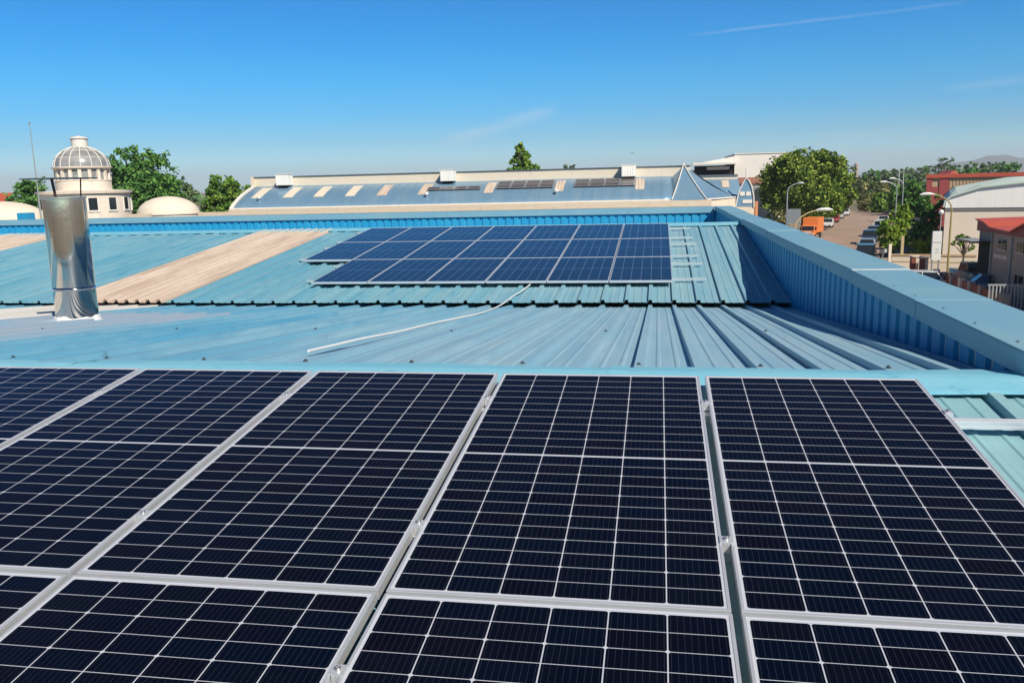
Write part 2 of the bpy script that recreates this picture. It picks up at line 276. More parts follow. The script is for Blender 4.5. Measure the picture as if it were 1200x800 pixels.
M['road'] = mat('worn_asphalt', (0.37, 0.26, 0.19), 0.9, noise=[((0.10, 0.03, 1), 0.4, 0.7, (0.46, 0.33, 0.24), 0.8), ((0.8, 0.4, 1), 0.5, 0.78, (0.21, 0.155, 0.125), 0.5), ((0.02, 0.3, 1), 0.55, 0.7, (0.19, 0.145, 0.12), 0.5)])
M['paving'] = mat('pavement_concrete', (0.34, 0.28, 0.23), 0.9, noise=[((0.4, 0.4, 1), 0.4, 0.75, (0.26, 0.21, 0.17), 0.7)])
M['hill'] = mat('far_hill', (0.10, 0.11, 0.10), 1.0, noise=[((.004, .004, .01), .4, .7, (0.15, 0.14, 0.11), .8)])
def paint(name, c, r_=0.3): 
    m = mat(name, c, r_, 0, 0.5); m.node_tree.nodes['Principled BSDF'].inputs['Coat Weight'].default_value = 0.5; return m
M['car_white'] = paint('white_car_paint', (0.75, 0.75, 0.74)); M['car_silver'] = paint('silver_car_paint', (0.42, 0.44, 0.47)); M['car_black'] = paint('black_car_paint', (0.015, 0.016, 0.018))
M['car_blue'] = paint('blue_car_paint', (0.035, 0.07, 0.15)); M['car_red'] = paint('red_car_paint', (0.42, 0.025, 0.03)); M['car_wine'] = paint('wine_car_paint', (0.13, 0.02, 0.035))
M['car_grey'] = paint('grey_car_paint', (0.10, 0.115, 0.13)); M['car_green'] = paint('green_car_paint', (0.03, 0.11, 0.06)); M['car_teal'] = paint('grey_green_car_paint', (0.14, 0.20, 0.19))

def cellmat(name, PWm, PLm, cols, rows_half, mgx, mgy, midgap, gu, gv, chamfer, cA, cB, cC, line, rough, spec, busbars, busamt):
    """photovoltaic laminate, laid out in metres through the panel's own UV map"""
    m = bpy.data.materials.new(name); m.use_nodes = True; t = m.node_tree; b = t.nodes['Principled BSDF']
    mm = lambda op, a, b_=None, c=None, clamp=False: mth(op, a, b_, c, nt_=t, clamp=clamp)
    uv = N('ShaderNodeUVMap', t); s = N('ShaderNodeSeparateXYZ', t); t.links.new(uv.outputs[0], s.inputs[0])
    pu = (PWm - 2 * mgx) / cols; pv = (PLm / 2 - mgy - midgap / 2) / rows_half
    U = mm('DIVIDE', mm('SUBTRACT', s.outputs[0], mgx), pu)
    yc = mm('SUBTRACT', s.outputs[1], PLm / 2)
    Wv = mm('DIVIDE', mm('SUBTRACT', mm('ABSOLUTE', yc), midgap / 2), pv)
    fu, fv = mm('FRACT', U), mm('FRACT', Wv)
    du = mm('MULTIPLY', mm('SUBTRACT', 0.5, mm('ABSOLUTE', mm('SUBTRACT', fu, 0.5))), pu)
    dv = mm('MULTIPLY', mm('SUBTRACT', 0.5, mm('ABSOLUTE', mm('SUBTRACT', fv, 0.5))), pv)
    ln = mm('LESS_THAN', du, gu / 2); ln = mm('MAXIMUM', ln, mm('LESS_THAN', dv, gv / 2))
    odd = mm('GREATER_THAN', mm('MODULO', mm('ADD', mm('FLOOR', mm('ADD', Wv, 0.5)), 40), 2), 0.5)
    ch = mm('ADD', mm('MULTIPLY', odd, -chamfer * 0.55), chamfer)
    ln = mm('MAXIMUM', ln, mm('LESS_THAN', mm('ADD', du, dv), ch))
    for a_ in (mm('LESS_THAN', U, 0.0), mm('GREATER_THAN', U, cols), mm('LESS_THAN', Wv, 0.0), mm('GREATER_THAN', Wv, rows_half)): ln = mm('MAXIMUM', ln, a_)
    # per cell tint
    cmb = N('ShaderNodeCombineXYZ', t); t.links.new(mm('FLOOR', U), cmb.inputs[0]); t.links.new(mm('ADD', mm('FLOOR', Wv), mm('MULTIPLY', mm('SIGN', yc), 30)), cmb.inputs[1])
    oi = N('ShaderNodeObjectInfo', t); t.links.new(mm('MULTIPLY', oi.outputs['Random'], 97.0), cmb.inputs[2])
    wn = N('ShaderNodeTexWhiteNoise', t, noise_dimensions='3D'); t.links.new(cmb.outputs[0], wn.inputs['Vector'])
    rp = N('ShaderNodeValToRGB', t); t.links.new(wn.outputs['Value'], rp.inputs[0]); cr = rp.color_ramp
    cr.elements[0].color = (*cA, 1); cr.elements[1].color = (*cC, 1); e = cr.elements.new(0.55); e.color = (*cB, 1)
    # busbars: hair-thin ribbons along the cell
    bus = mm('LESS_THAN', mm('ABSOLUTE', mm('SUBTRACT', mm('FRACT', mm('ADD', mm('MULTIPLY', fu, busbars), 0.0)), 0.5)), 0.022)
    mx = N('ShaderNodeMix', t, data_type='RGBA'); t.links.new(mm('MULTIPLY', bus, busamt), mx.inputs['Factor']); t.links.new(rp.outputs[0], mx.inputs['A']); mx.inputs['B'].default_value = (0.35, 0.36, 0.40, 1)
    m2 = N('ShaderNodeMix', t, data_type='RGBA'); t.links.new(ln, m2.inputs['Factor']); t.links.new(mx.outputs['Result'], m2.inputs['A']); m2.inputs['B'].default_value = (*line, 1)
    # a little settled dust
    nz = N('ShaderNodeTexNoise', t); nz.inputs['Scale'].default_value = 1.7; nz.inputs['Detail'].default_value = 7; nz.inputs['Roughness'].default_value = 0.7
    va = N('ShaderNodeVectorMath', t, operation='ADD'); t.links.new(uv.outputs[0], va.inputs[0]); t.links.new(oi.outputs['Location'], va.inputs[1]); t.links.new(va.outputs[0], nz.inputs['Vector'])
    dm = N('ShaderNodeMapRange', t); dm.inputs['From Min'].default_value = 0.45; dm.inputs['From Max'].default_value = 0.8; dm.inputs['To Max'].default_value = 0.008; t.links.new(nz.outputs['Fac'], dm.inputs['Value'])
    m3 = N('ShaderNodeMix', t, data_type='RGBA'); t.links.new(dm.outputs[0], m3.inputs['Factor']); t.links.new(m2.outputs['Result'], m3.inputs['A']); m3.inputs['B'].default_value = (0.30, 0.27, 0.23, 1)
    t.links.new(m3.outputs['Result'], b.inputs['Base Color'])
    b.inputs['Roughness'].default_value = rough; b.inputs['Specular IOR Level'].default_value = spec
    return m

# ------------------------------------------------------------------ setting: ground, road, hills
GR = MB(); GR.add([(-9000, -600, G - 0.30), (9000, -600, G - 0.30), (9000, 9000, G - 0.30), (-9000, 9000, G - 0.30)], [(0, 1, 2, 3)])
tag(GR.build('ground', M['ground']), kind='structure')
SD = Vector((0.26, 0.966, 0)).normalized(); SN = Vector((SD.y, -SD.x, 0))          # the street's direction and its right-hand normal
def S(s_, n_, z=G): return SD * s_ + SN * n_ + Vector((0, 0, z))
rd = MB()
rd.add([(4.5, -60, G), (19.0, -60, G), (19.5, 40, G), S(78, -0.2), S(200, -0.2), S(215, 2), S(222, -8), S(214, -17), S(200, -11.2), S(88, -11.2), (9, 62, G), (4.6, 40, G)], [tuple(range(12))])
tag(rd.build('road', M['road']), kind='structure')
pv = MB()
for n0, n1, s0, s1 in ((-0.2, 2.2, 79, 198), (-13.6, -11.2, 90, 198)):
    q = [S(s0, n0, G - 0.25), S(s0, n1, G - 0.25), S(s1, n1, G - 0.25), S(s1, n0, G - 0.25)]; pv.prism(q, (0, 0, 0.37))
pv.box(19.6, 21.6, -60, 62, G - 0.25, G + 0.12)
tag(pv.build('pavement', M['paving']), kind='structure')
yd = MB(); yd.box(21.7, 60, 20, 73.5, G - 0.25, G + 0.1)
tag(yd.build('yard_paving', M['paving']), kind='structure')
hb = MB(); hp = []
for i in range(61):
    u = 960 + i * 9.0; pr = 0.5 + 0.5 * math.sin(i * 0.33 + 1.0); f_ = min(1, max(0, (u - 985) / 190))
    top = 205.5 - (u - 1000) * 0.0245 - 20 * (f_ ** 1.3) * (0.86 + 0.14 * pr) - 1.4 * math.sin(i * 0.9) - 0.8 * math.sin(i * 2.1)
    if u > 1180: top += (u - 1180) * 0.05
    hp.append(at(u, top, 6500))
vs = []; 
for q in hp: vs += [Vector((q.x, 5600, G - 1)), Vector((q.x, 6100, G + (q.z - G) * 0.55 + 3 * math.sin(q.x * 0.02))), q, Vector((q.x, 7600, G - 1))]
hb.add(vs, [(i * 4 + k, i * 4 + 4 + k, i * 4 + 5 + k, i * 4 + 1 + k) for i in range(60) for k in range(3)])
tag(hb.build('hills', M['hill'], smooth=True), kind='structure')

# ------------------------------------------------------------------ the factory whose roof we stand on
TN = math.tan(R(6.0)); TM = math.tan(R(5.5))
RY, VY, FY0, FY1, WY = 0.27, 8.9, 8.3, 16.1, 25.3
def zn(y): return y * TN - 0.1146
ZR = zn(RY)
def zm(y): return ZR - (y - RY) * TM
def zf(y): return -0.780 + (y - FY0) * TM
def zb(y): return zf(FY1) - (y - FY1) * TM
PITCH = 0.3535; PH0 = 0.712
PROF = [(-0.027, .040), (.027, .040), (.035, 0), (.098, 0), (.107, .0055), (.124, .0055), (.133, 0), (.218, 0), (.227, .0055), (.244, .0055), (.254, 0), (.3185, 0)]
def ribpts(x0, x1, prof=PROF, pitch=PITCH, ph=PH0):
    k0 = math.floor((x0 - ph) / pitch) - 1; k1 = math.ceil((x1 - ph) / pitch) + 1
    pts = [(ph + k * pitch + a_, h) for k in range(k0, k1 + 1) for a_, h in prof]
    def hat(x):
        for (xa, ha), (xb, hb) in zip(pts[:-1], pts[1:]):
            if xa <= x <= xb: return ha + (hb - ha) * (x - xa) / max(1e-9, xb - xa)
        return 0
    return [(x0, hat(x0))] + [q for q in pts if x0 + 1e-4 < q[0] < x1 - 1e-4] + [(x1, hat(x1))]
def ribsheet(name, xr, ys, zfun, mt, parent, prof=PROF, pitch=PITCH, ph=PH0, lift=0.0, solid=0.004, wob=0.0):
    b = MB(); pts = ribpts(xr[0], xr[1], prof, pitch, ph); n = len(pts); rr = random.Random(3)
    for y in ys:
        for x, h in pts:
            b.v.append((x, y, zfun(y) + h + lift + (wob * math.sin(x * 1.7 + y * 0.9) if wob else 0)))
    for j in range(len(ys) - 1):
        for i in range(n - 1): b.f.append((j * n + i, j * n + i + 1, (j + 1) * n + i + 1, (j + 1) * n + i))
    return b.build(name, mt, parent, recalc=False, solid=solid)
fac = thing('factory_building', 'factory under the camera with blue ribbed metal gable roof, ridge caps and blue parapets', 'building', (0, 0, G))
facp = bpy.data.objects.new('x', None)     # offset so that children can be given in world metres
bpy.data.objects.remove(facp)
def P(o):                                   # parent a world-space mesh to the factory empty
    o.parent = fac; o.matrix_parent_inverse = Matrix.Translation((0, 0, -G)); return o
XL, XR = -34.0, 2.75
ys_m = [RY + i * (VY - RY) / 4 for i in range(5)]; ys_f = [FY0 + i * (FY1 - FY0) / 4 for i in range(5)]
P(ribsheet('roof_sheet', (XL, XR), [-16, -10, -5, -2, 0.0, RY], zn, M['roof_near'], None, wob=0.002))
STR = ((-9.12, -7.26), (-16.492, -14.632))
seg = [(XL, STR[1][0]), (STR[1][1], STR[0][0]), (STR[0][1], XR)]
for i, xr in enumerate(seg):
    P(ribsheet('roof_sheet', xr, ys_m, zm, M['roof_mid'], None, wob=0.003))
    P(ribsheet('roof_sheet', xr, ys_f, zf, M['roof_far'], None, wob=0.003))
TP = [(-0.028, .052), (.028, .052), (.050, 0), (.144, 0)]
for i, xr in enumerate(STR):
    o = P(ribsheet('translucent_strip', (xr[0] - .04, xr[1] + .04), ys_f, zf, M['tan_strip'], None, prof=TP, pitch=0.194, ph=xr[0] - .04 + .097, lift=0.004)); tag(o, 'weathered tan translucent roof strip')
    o = P(ribsheet('translucent_strip', (xr[0] - .04, xr[1] + .04), ys_m, zm, M['white_strip'], None, lift=0.005)); tag(o, 'white painted translucent roof strip')
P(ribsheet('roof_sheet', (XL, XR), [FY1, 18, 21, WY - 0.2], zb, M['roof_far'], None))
# sealant coat round the flue
P(ribsheet('sealant_coat', (-7.05, -4.70), [2.0, 3.4, 4.8, 6.2], zm, M['seal_grey'], None, lift=0.004, solid=0.002))
# ridge caps with folded lips
def ridge_cap(y, ya, yb, za, zb_, zt, x0, x1, mt):
    b = MB(); pr = [(ya, za - 0.018), (ya, za), (y - 0.06, zt - 0.004), (y, zt), (y + 0.06, zt - 0.004), (yb, zb_), (yb, zb_ - 0.018)]
    n = len(pr); xs = []; x = x0
    while x < x1 - 0.2: xs.append(x); x += 0.5
    xs.append(x1)
    for i, x in enumerate(xs):
        wv = 0.004 * math.sin(i * 1.9) + 0.003 * math.sin(i * 0.7)
        for k, (py, pz) in enumerate(pr): b.v.append((x, py + (wv * 2 if k in (0, 1, 5, 6) else 0), pz + (wv if k in (0, 1, 5, 6) else wv * .3)))
    for i in range(len(xs) - 1):
        for k in range(n - 1): b.f.append((i * n + k, (i + 1) * n + k, (i + 1) * n + k + 1, i * n + k + 1))
    return P(b.build('ridge_cap', mt, None, recalc=False, solid=-0.003))
ridge_cap(RY, 0.035, 0.515, zn(0.035) + 0.041, zm(0.515) + 0.041, ZR + 0.046, XL, 2.74, M['cap'])
ridge_cap(FY1, FY1 - 0.36, FY1 + 0.36, zf(FY1 - .36) + 0.042, zb(FY1 + .36) + 0.042, zf(FY1) + 0.046, XL, 2.74, M['cap'])
# sheet joints across the near cap
for x in (-9.8, -6.4, -2.9, 0.55):
    jb = MB(); jb.add([(x, 0.04, zn(.04) + .0475), (x + .10, 0.04, zn(.04) + .0475), (x + .10, RY, ZR + .0520), (x, RY, ZR + .0520), (x, .51, zm(.51) + .0475), (x + .10, .51, zm(.51) + .0475)], [(0, 1, 2, 3), (3, 2, 5, 4)])
    P(jb.build('cap_joint', M['cap'], None, recalc=False))
bb = MB()
for k in range(-26, 9, 2):
    x = PH0 + k * PITCH
    if x < 2.6: bb.lathe([(0.016, 0), (0.016, .006), (0.009, .007), (0.009, .016), (0, .016)], 8, (x, 0.62, zm(0.62) + .038))
for k in range(-26, 9, 4): bb.lathe([(0.016, 0), (0.016, .006), (0.009, .007), (0.009, .016), (0, .016)], 8, (PH0 + (k + 1) * PITCH, 3.1 + 0.1 * (k % 3), zm(3.1 + 0.1 * (k % 3)) + .038))
P(bb.build('roof_screw', M['bolt'], None)); bpy.data.objects['roof_screw']['kind'] = 'stuff'
# gutter under the valley, then parapets
gb = MB(); gb.box(XL, 2.7, 8.45, 9.1, zm(9) - 0.16, zm(9) - 0.06); P(gb.build('valley_gutter', M['cap_plate'], None))
WP = [(0.0, 0), (.02, -.035), (.10, -.035), (.12, 0)]              # (along, depth into the wall)
par = MB(); pts = []
y = 0.26
while y < WY:
    for a_, d in WP: pts.append((min(y + a_ + 0.0, WY), d))
    y += 0.28
n = len(pts)
for z in (-1.25, 0.02):
    for py, d in pts: par.v.append((2.755 - d, py, z))
par.f += [(i, i + 1, n + i + 1, n + i) for i in range(n - 1)]
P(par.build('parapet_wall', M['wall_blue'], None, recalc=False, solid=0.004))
par = MB(); pts = []; x = XL
while x < 2.755:
    for a_, d in WP: pts.append((min(x + a_, 2.755), d))
    x += 0.28
n = len(pts)
for z in (-1.25, -0.02):
    for px, d in pts: par.v.append((px, WY + .045 + d * -1, z))
par.f += [(i, i + 1, n + i + 1, n + i) for i in range(n - 1)]
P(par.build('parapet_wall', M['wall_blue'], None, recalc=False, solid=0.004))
cp = MB(); ZT = 0.094
ysg = [0.24, 2.2, 4.35, 7.4, 11.0, 15.5, 20.0, WY]
for a_, b_ in zip(ysg[:-1], ysg[1:]):
    a2, b2 = a_ + .003, b_ - .003
    jit = rnd.uniform(-.003, .003)
    jm = Matrix.Translation((rnd.uniform(-.004, .004), (a2 + b2) / 2, ZT + jit)) @ Matrix.Rotation(rnd.uniform(-.0012, .0012), 4, 'X') @ Matrix.Rotation(rnd.uniform(-.0010, .0010), 4, 'Z') @ Matrix.Rotation(rnd.uniform(-.006, .006), 4, 'Y'); hl = (b2 - a2) / 2
    cp.box(2.70, 3.23, -hl, hl, -.012, 0, jm); cp.box(2.70, 2.712, -hl, hl, -.135, -.0125, jm); cp.box(3.218, 3.23, -hl, hl, -.25, -.0125, jm)
[cp.box(2.692, 3.238, y_ - .07, y_ + .07, ZT + .002, ZT + .0065) for y_ in (7.4, 11.0, 15.5, 20.0)]
cp.box(2.716, 3.214, 0.24, 0.252, -1.1, ZT - .02)
P(cp.build('coping', M['coping'], None, bevel=0.004))
vt = MB(); vt.prism([(2.755, -16, zn(-16) - .12), (2.765, -16, zn(-16) - .12), (2.765, -16, zn(-16) + .05), (2.755, -16, zn(-16) + .05)], (0, 16.2, 16.2 * TN)); vt.prism([(2.66, -16, zn(-16) + .051), (2.765, -16, zn(-16) + .051), (2.765, -16, zn(-16) + .056), (2.66, -16, zn(-16) + .056)], (0, 16.0, 16.0 * TN))
P(vt.build('verge_trim', M['cap'], None))
cp = MB(); xsg = [XL, -26, -19.5, -13, -6.6, -0.2, 2.696]
for a_, b_ in zip(xsg[:-1], xsg[1:]):
    cp.box(a_ + .003, b_ - .003, WY - .01, WY + .56, ZT - .012, ZT); cp.box(a_ + .003, b_ - .003, WY - .01, WY + .003, ZT - .20, ZT - .0125)
cp.box(2.70, 3.23, WY + .003, WY + .56, ZT - .012, ZT)
P(cp.build('coping', M['coping'], None, bevel=0.004))
for y in [0.55 + 0.62 * k for k in range(40)]:
    if y > WY - .2: break
    sw = MB(); sw.lathe([(.011, 0), (.011, .003), (.006, .004), (.006, .009), (0, .009)], 8, (2.76 + .01 * math.sin(y * 5), y + .02 * math.sin(y * 9), ZT + .001))
    P(sw.build('coping_screw', M['steel_dull'], None))
sb = MB(); sb.box(2.696, 3.236, 4.315, 4.385, ZT + .0035, ZT + .008); o = P(sb.build('sealant_strip', M['white'], None))
ow = MB(); ow.box(2.78, 3.20, 0.26, WY + .5, G - .3, -0.06); ow.box(2.70, 3.20, -16, 0.255, G - .3, zn(-16) - .05); ow.box(XL, 2.775, WY + .10, WY + .5, G - .3, -0.03); ow.box(XL, 2.7, -16.2, -16.01, G - .3, zn(-16) - .02); ow.box(XL - .2, XL, -16, WY + .5, G - .3, -.9)
P(ow.build('outer_wall', M['cream'], None))

# ------------------------------------------------------------------ near solar array
PW, PL, GAPX, GAPV = 1.038, 2.094, 0.0267, 0.014
M['mono'] = cellmat('dark_mono_laminate', PW, PL, 6, 12, 0.0168, 0.0205, 0.012, 0.0037, 0.0024, 0.0088, (0.0022, 0.0034, 0.0085), (0.0012, 0.0036, 0.0115), (0.0026, 0.0026, 0.0075), (0.47, 0.49, 0.54), 0.09, 0.12, 9, 0.09)
TILT = Matrix.Rotation(R(6.0), 4, 'X')
def make_panel(pw, pl, th, lip, fm, gm, name, label, group):
    root = thing(name, label, 'solar panel', group=group)
    b = MB(); x0, x1, y0, y1 = -pw / 2, pw / 2, -pl / 2, pl / 2
    o_ = [(x0, y0), (x1, y0), (x1, y1), (x0, y1)]; i_ = [(x0 + lip, y0 + lip), (x1 - lip, y0 + lip), (x1 - lip, y1 - lip), (x0 + lip, y1 - lip)]
    vs = [(x, y, 0) for x, y in o_] + [(x, y, th) for x, y in o_] + [(x, y, th) for x, y in i_] + [(x, y, th - .006) for x, y in i_] + [(x * .94, y * .97, 0) for x, y in o_]
    fs = []
    for k in range(4):
        j = (k + 1) % 4; fs += [(k, j, 4 + j, 4 + k), (4 + k, 4 + j, 8 + j, 8 + k), (8 + k, 8 + j, 12 + j, 12 + k), (k, 16 + k, 16 + j, j)]
    b.add(vs, fs); b.build('frame', fm, root, bevel=0.0012, recalc=False)
    g = MB(); z = th - .0022
    g.add([(x0 + lip, y0 + lip, z), (x1 - lip, y0 + lip, z), (x1 - lip, y1 - lip, z), (x0 + lip, y1 - lip, z)], [(0, 1, 2, 3)])
    go = g.build('laminate', gm, root, recalc=False); me = go.data; ul = me.uv_layers.new(name='UVMap')
    for li, (x, y) in enumerate([(x0 + lip, y0 + lip), (x1 - lip, y0 + lip), (x1 - lip, y1 - lip), (x0 + lip, y1 - lip)]): ul.data[li].uv = (x - x0, y - y0)
    bk = MB(); bk.add([(x0 + lip, y0 + lip, th - .008), (x1 - lip, y0 + lip, th - .008), (x1 - lip, y1 - lip, th - .008), (x0 + lip, y1 - lip, th - .008)], [(3, 2, 1, 0)]); bk.build('backsheet', M['white_paint'], root, recalc=False)
    return root
NAMES_COL = {-3: 'leftmost', -2: 'second from left', -1: 'third from left', 0: 'second from right', 1: 'rightmost'}
pan = make_panel(PW, PL, 0.035, 0.0105, M['alu'], M['mono'], 'solar_panel', '', 'dark solar panels in the foreground array')
first = True
for row in (0, 1):
    for k in (-3, -2, -1, 0, 1):
        o = pan if first else copy_tree(pan); first = False
        cx = k * (PW + GAPX) + PW / 2; cv = -row * (PL + GAPV) - PL / 2
        jx, jv = rnd.uniform(-.0015, .0015), rnd.uniform(-.002, .002)
        o.matrix_world = TILT @ Matrix.Translation((cx + jx, cv + jv, -0.035)) @ Matrix.Rotation(R(rnd.uniform(-.05, .05)), 4, 'Z')
        o['label'] = 'dark foreground solar panel, %s in the %s row' % (NAMES_COL[k], 'upper' if row == 0 else 'lower')
# rails under them and clamps in the gaps
def rail_mesh(L):
    b = MB(); b.box(-L, 0, -.020, .020, -.040, -.022); b.box(-L, 0, -.020, -.006, -.022, 0); b.box(-L, 0, .006, .020, -.022, 0); return b
for v, lab, L, x1 in ((-0.45, 'upper', 7.4, 4.1 - 1.55), (-1.68, 'second', 7.4, 2.16), (-2.47, 'third', 7.4, 2.16), (-3.75, 'lowest', 7.4, 2.16)):
    if lab == 'upper': L = 7.4; x1 = 2.62
    b = MB(); b.box(-L, 0, -.020, .020, -.040, -.024); b.box(-L, 0, -.020, -.006, -.0235, 0); b.box(-L, 0, .006, .020, -.0235, 0)
    o = b.build('mounting_rail', M['rail'], bevel=0.0015); o.matrix_world = TILT @ Matrix.Translation((x1, v, -0.0355))
    tag(o, 'aluminium rail under foreground panels, %s%s' % ({'upper': 'topmost', 'second': 'second from top', 'third': 'third from top', 'lowest': 'lowest'}[lab], ', end bare over blue roof' if lab == 'upper' else ''), 'rail', 'rails under the foreground panels')
def make_clamp(end=False):
    root = thing('panel_clamp', '', 'clamp', group='silver clamps holding the foreground panels')
    b = MB(); w_ = GAPX / 2
    if not end: b.box(-w_ - .009, w_ + .009, -.022, .022, .0008, .0042); b.box(-w_ + .001, w_ - .001, -.022, .022, -.034, .0005)
    else: b.box(-.012, .012, -.022, .022, .0008, .0042); b.box(.0, .022, -.022, .022, -.034, .0005); b.box(.010, .022, -.022, .022, .0006, .004)
    b.build('bracket', M['alu'], root, bevel=0.001)
    c = MB(); c.lathe([(0.0085, .0042), (.0085, .0125), (.0060, .0135), (.0045, .0095), (0, .0095)], 12, (0.0 if not end else .006, 0, 0)); c.build('bolt', M['steel_dull'], root, smooth=True)
    return root
proto = make_clamp(); first = True
gapn = {-3: 'leftmost gap', -2: 'second gap from left', -1: 'third gap from left', 0: 'rightmost gap'}
for k in (-3, -2, -1, 0):
    for v, vl in ((-0.40, 'high in upper row'), (-1.68, 'low in upper row'), (-2.47, 'high in lower row'), (-3.75, 'low in lower row')):
        o = proto if first else copy_tree(proto); first = False
        o.matrix_world = TILT @ Matrix.Translation((k * (PW + GAPX) + PW + GAPX / 2, v + rnd.uniform(-.012, .012), 0)); o['label'] = 'silver clamp in the %s between foreground panels, %s' % (gapn[k], vl)
e = make_clamp(True); e.matrix_world = TILT @ Matrix.Translation((PW + GAPX + PW + .001, -0.46, 0)); e['label'] = 'silver end clamp on the right edge of the rightmost foreground panel'
for x, lab in ((2.135, 'under the right edge of the end panel'), (2.4835, 'holding the bare end of the top rail')):
    ft = MB(); ft.box(-.022, .022, -.028, .028, -.0775, -.0745); ft.box(-.022, .022, -.028, -.023, -.0744, -.048); ft.lathe([(.008, -.0744), (.008, -.068), (0, -.068)], 8, (0, .012, 0))
    o = ft.build('rail_foot', M['rail'], bevel=.001); o.matrix_world = TILT @ Matrix.Translation((x, -0.478, 0)); tag(o, 'small aluminium rail foot %s' % lab, 'bracket')
# ------------------------------------------------------------------ far solar array
FW, FL, FPX_, FPV = 1.004, 2.068, 1.020, 2.094
M['poly'] = cellmat('blue_poly_laminate', FW, FL, 6, 6, 0.012, 0.016, 0.012, 0.0055, 0.0016, 0.0, (0.004, 0.014, 0.027), (0.005, 0.016, 0.030), (0.004, 0.012, 0.024), (0.17, 0.22, 0.29), 0.18, 0.26, 4, 0.06)
M['alu_far'] = mat('bright_anodised_frame', (0.74, 0.76, 0.78), 0.4, 0.6, 0.5)
fp = make_panel(FW, FL, 0.038, 0.011, M['alu_far'], M['poly'], 'solar_panel', '', 'blue solar panels in the array on the far slope')
FT = Matrix.Rotation(math.atan(TM), 4, 'X')
ordn = ['first', 'second', 'third', 'fourth', 'fifth', 'sixth', 'seventh']
first = True; cT = math.cos(math.atan(TM))
def farpt(x, s_, h): # s_ metres up the slope from the front edge at y=9.03
    y0 = 9.32; base = Vector((x, y0, zf(y0) + 0.0)); return Matrix.Translation(base) @ FT @ Matrix.Translation((0, s_, h))
for row in range(3):
    nc = 6 if row == 0 else 7
    for c in range(nc):
        o = fp if first else copy_tree(fp); first = False
        xc = 1.054 - FW / 2 - c * FPX_
        o.matrix_world = farpt(xc + rnd.uniform(-.002, .002), row * FPV + FL / 2, 0.082)
        o['label'] = 'blue solar panel on the far slope, %s row, %s from the right' % (('front', 'middle', 'back')[row], ordn[c])
for row in range(3):
    for s_, nm in ((0.36, 'lower'), (1.68, 'upper')):
        nc = 6 if row == 0 else 7; x0 = 1.054 - nc * FPX_ - 0.22; x1 = 1.60 - 0.03 * row
        b = MB(); b.box(x0, x1, -.022, .022, 0.0, .040); b.box(x0, x1, -.022, -.007, .0402, .0415); b.box(x0, x1, .007, .022, .0402, .0415)
        o = b.build('mounting_rail', M['rail_far'], bevel=0.002); o.matrix_world = farpt(0, row * FPV + s_, 0.0405)
        tag(o, 'pale aluminium rail under the %s row of the far array, %s of its pair' % (('front', 'middle', 'back')[row], nm), 'rail', 'rails under the far panels')

# ------------------------------------------------------------------ flue, cable
CH = Vector((-6.235, 4.88, zm(4.88)))
ch = thing('chimney_flue', 'shiny stainless steel chimney pipe with a flat rain plate, on the middle roof slope', 'chimney', CH)
b = MB(); r_ = 0.240
b.lathe([(r_ - .012, 0.04), (r_ - .012, .03), (r_, .03), (r_, .40), (r_ + .004, .405), (r_ + .010, .42), (r_ + .004, .435), (r_, .44), (r_, 1.49), (r_ + .010, 1.497), (r_ + .010, 1.515), (r_ - .004, 1.517), (r_ - .012, 1.49), (r_ - .012, 0.3)], 64)
b.build('pipe', M['steel'], ch, smooth=True)
b = MB(); b.box(-.006, .006, -r_ - .0035, -r_ + .004, .44, 1.49); o = b.build('pipe_seam', M['steel'], ch); o.rotation_euler = (0, 0, R(52))
b = MB(); pr = [(r_ + .004, .07), (r_ + .016, .065), (r_ + .028, .03), (r_ + .045, -.02), (r_ + .05, -.05)]; nn = 48
vs = []
for i, (pr_, z) in enumerate(pr):
    for k in range(nn):
        a_ = 2 * math.pi * k / nn; wv = 0.012 * math.sin(3 * a_ + 1) + 0.009 * math.sin(7 * a_) + 0.005 * math.sin(13 * a_ + 2)
        x, y = (pr_ + (wv * .6 if i > 1 else 0)) * math.cos(a_), (pr_ + (wv * .6 if i > 1 else 0)) * math.sin(a_); vs.append((x, y, z + (wv if i < 2 else 0) - y * TM * (1 if i > 1 else 0.6)))
b.add(vs, [(i * nn + k, i * nn + (k + 1) % nn, (i + 1) * nn + (k + 1) % nn, (i + 1) * nn + k) for i in range(len(pr) - 1) for k in range(nn)])
b.build('sealant_collar', M['white'], ch, smooth=True)
b = MB(); b.lathe([(0, 1.748), (.42, 1.738), (.425, 1.733), (.42, 1.728), (0, 1.735)], 48, (-.03, 0, 0)); b.build('rain_plate', M['cap_plate'], ch, smooth=True)
for a_, w_ in ((-75, .022), (5, .012), (150, .012)):
    q = Vector((math.cos(R(a_)), math.sin(R(a_)), 0)); b = MB()
    b.tube([q * (r_ - .02) + Vector((0, 0, 1.40)), q * (r_ - .02) + Vector((0, 0, 1.525)), q * (r_ + .01) + Vector((-.01, 0, 1.732))], w_ * .7, 6); b.build('strap', M['rust'], ch)
def on_mid(x, y, h=.012): return Vector((x, y, zm(y) + h))
cb = MB(); ctrl = [(-1.615, 1.15, .05), (-1.60, 1.55, .05), (-1.565, 2.1, .055), (-1.53, 3.0, .045), (-1.46, 4.2, .055), (-1.38, 5.8, .05), (-1.42, 7.2, .06)]
path = [on_mid(x, y, h) for x, y, h in ctrl] + [Vector((-1.43, 8.2, zf(8.3) + .05)), Vector((-1.40, 8.45, zf(8.45) + .06)), Vector((-1.30, 9.0, zf(9.0) + .05)), Vector((-1.22, 9.6, zf(9.6) + .06))]
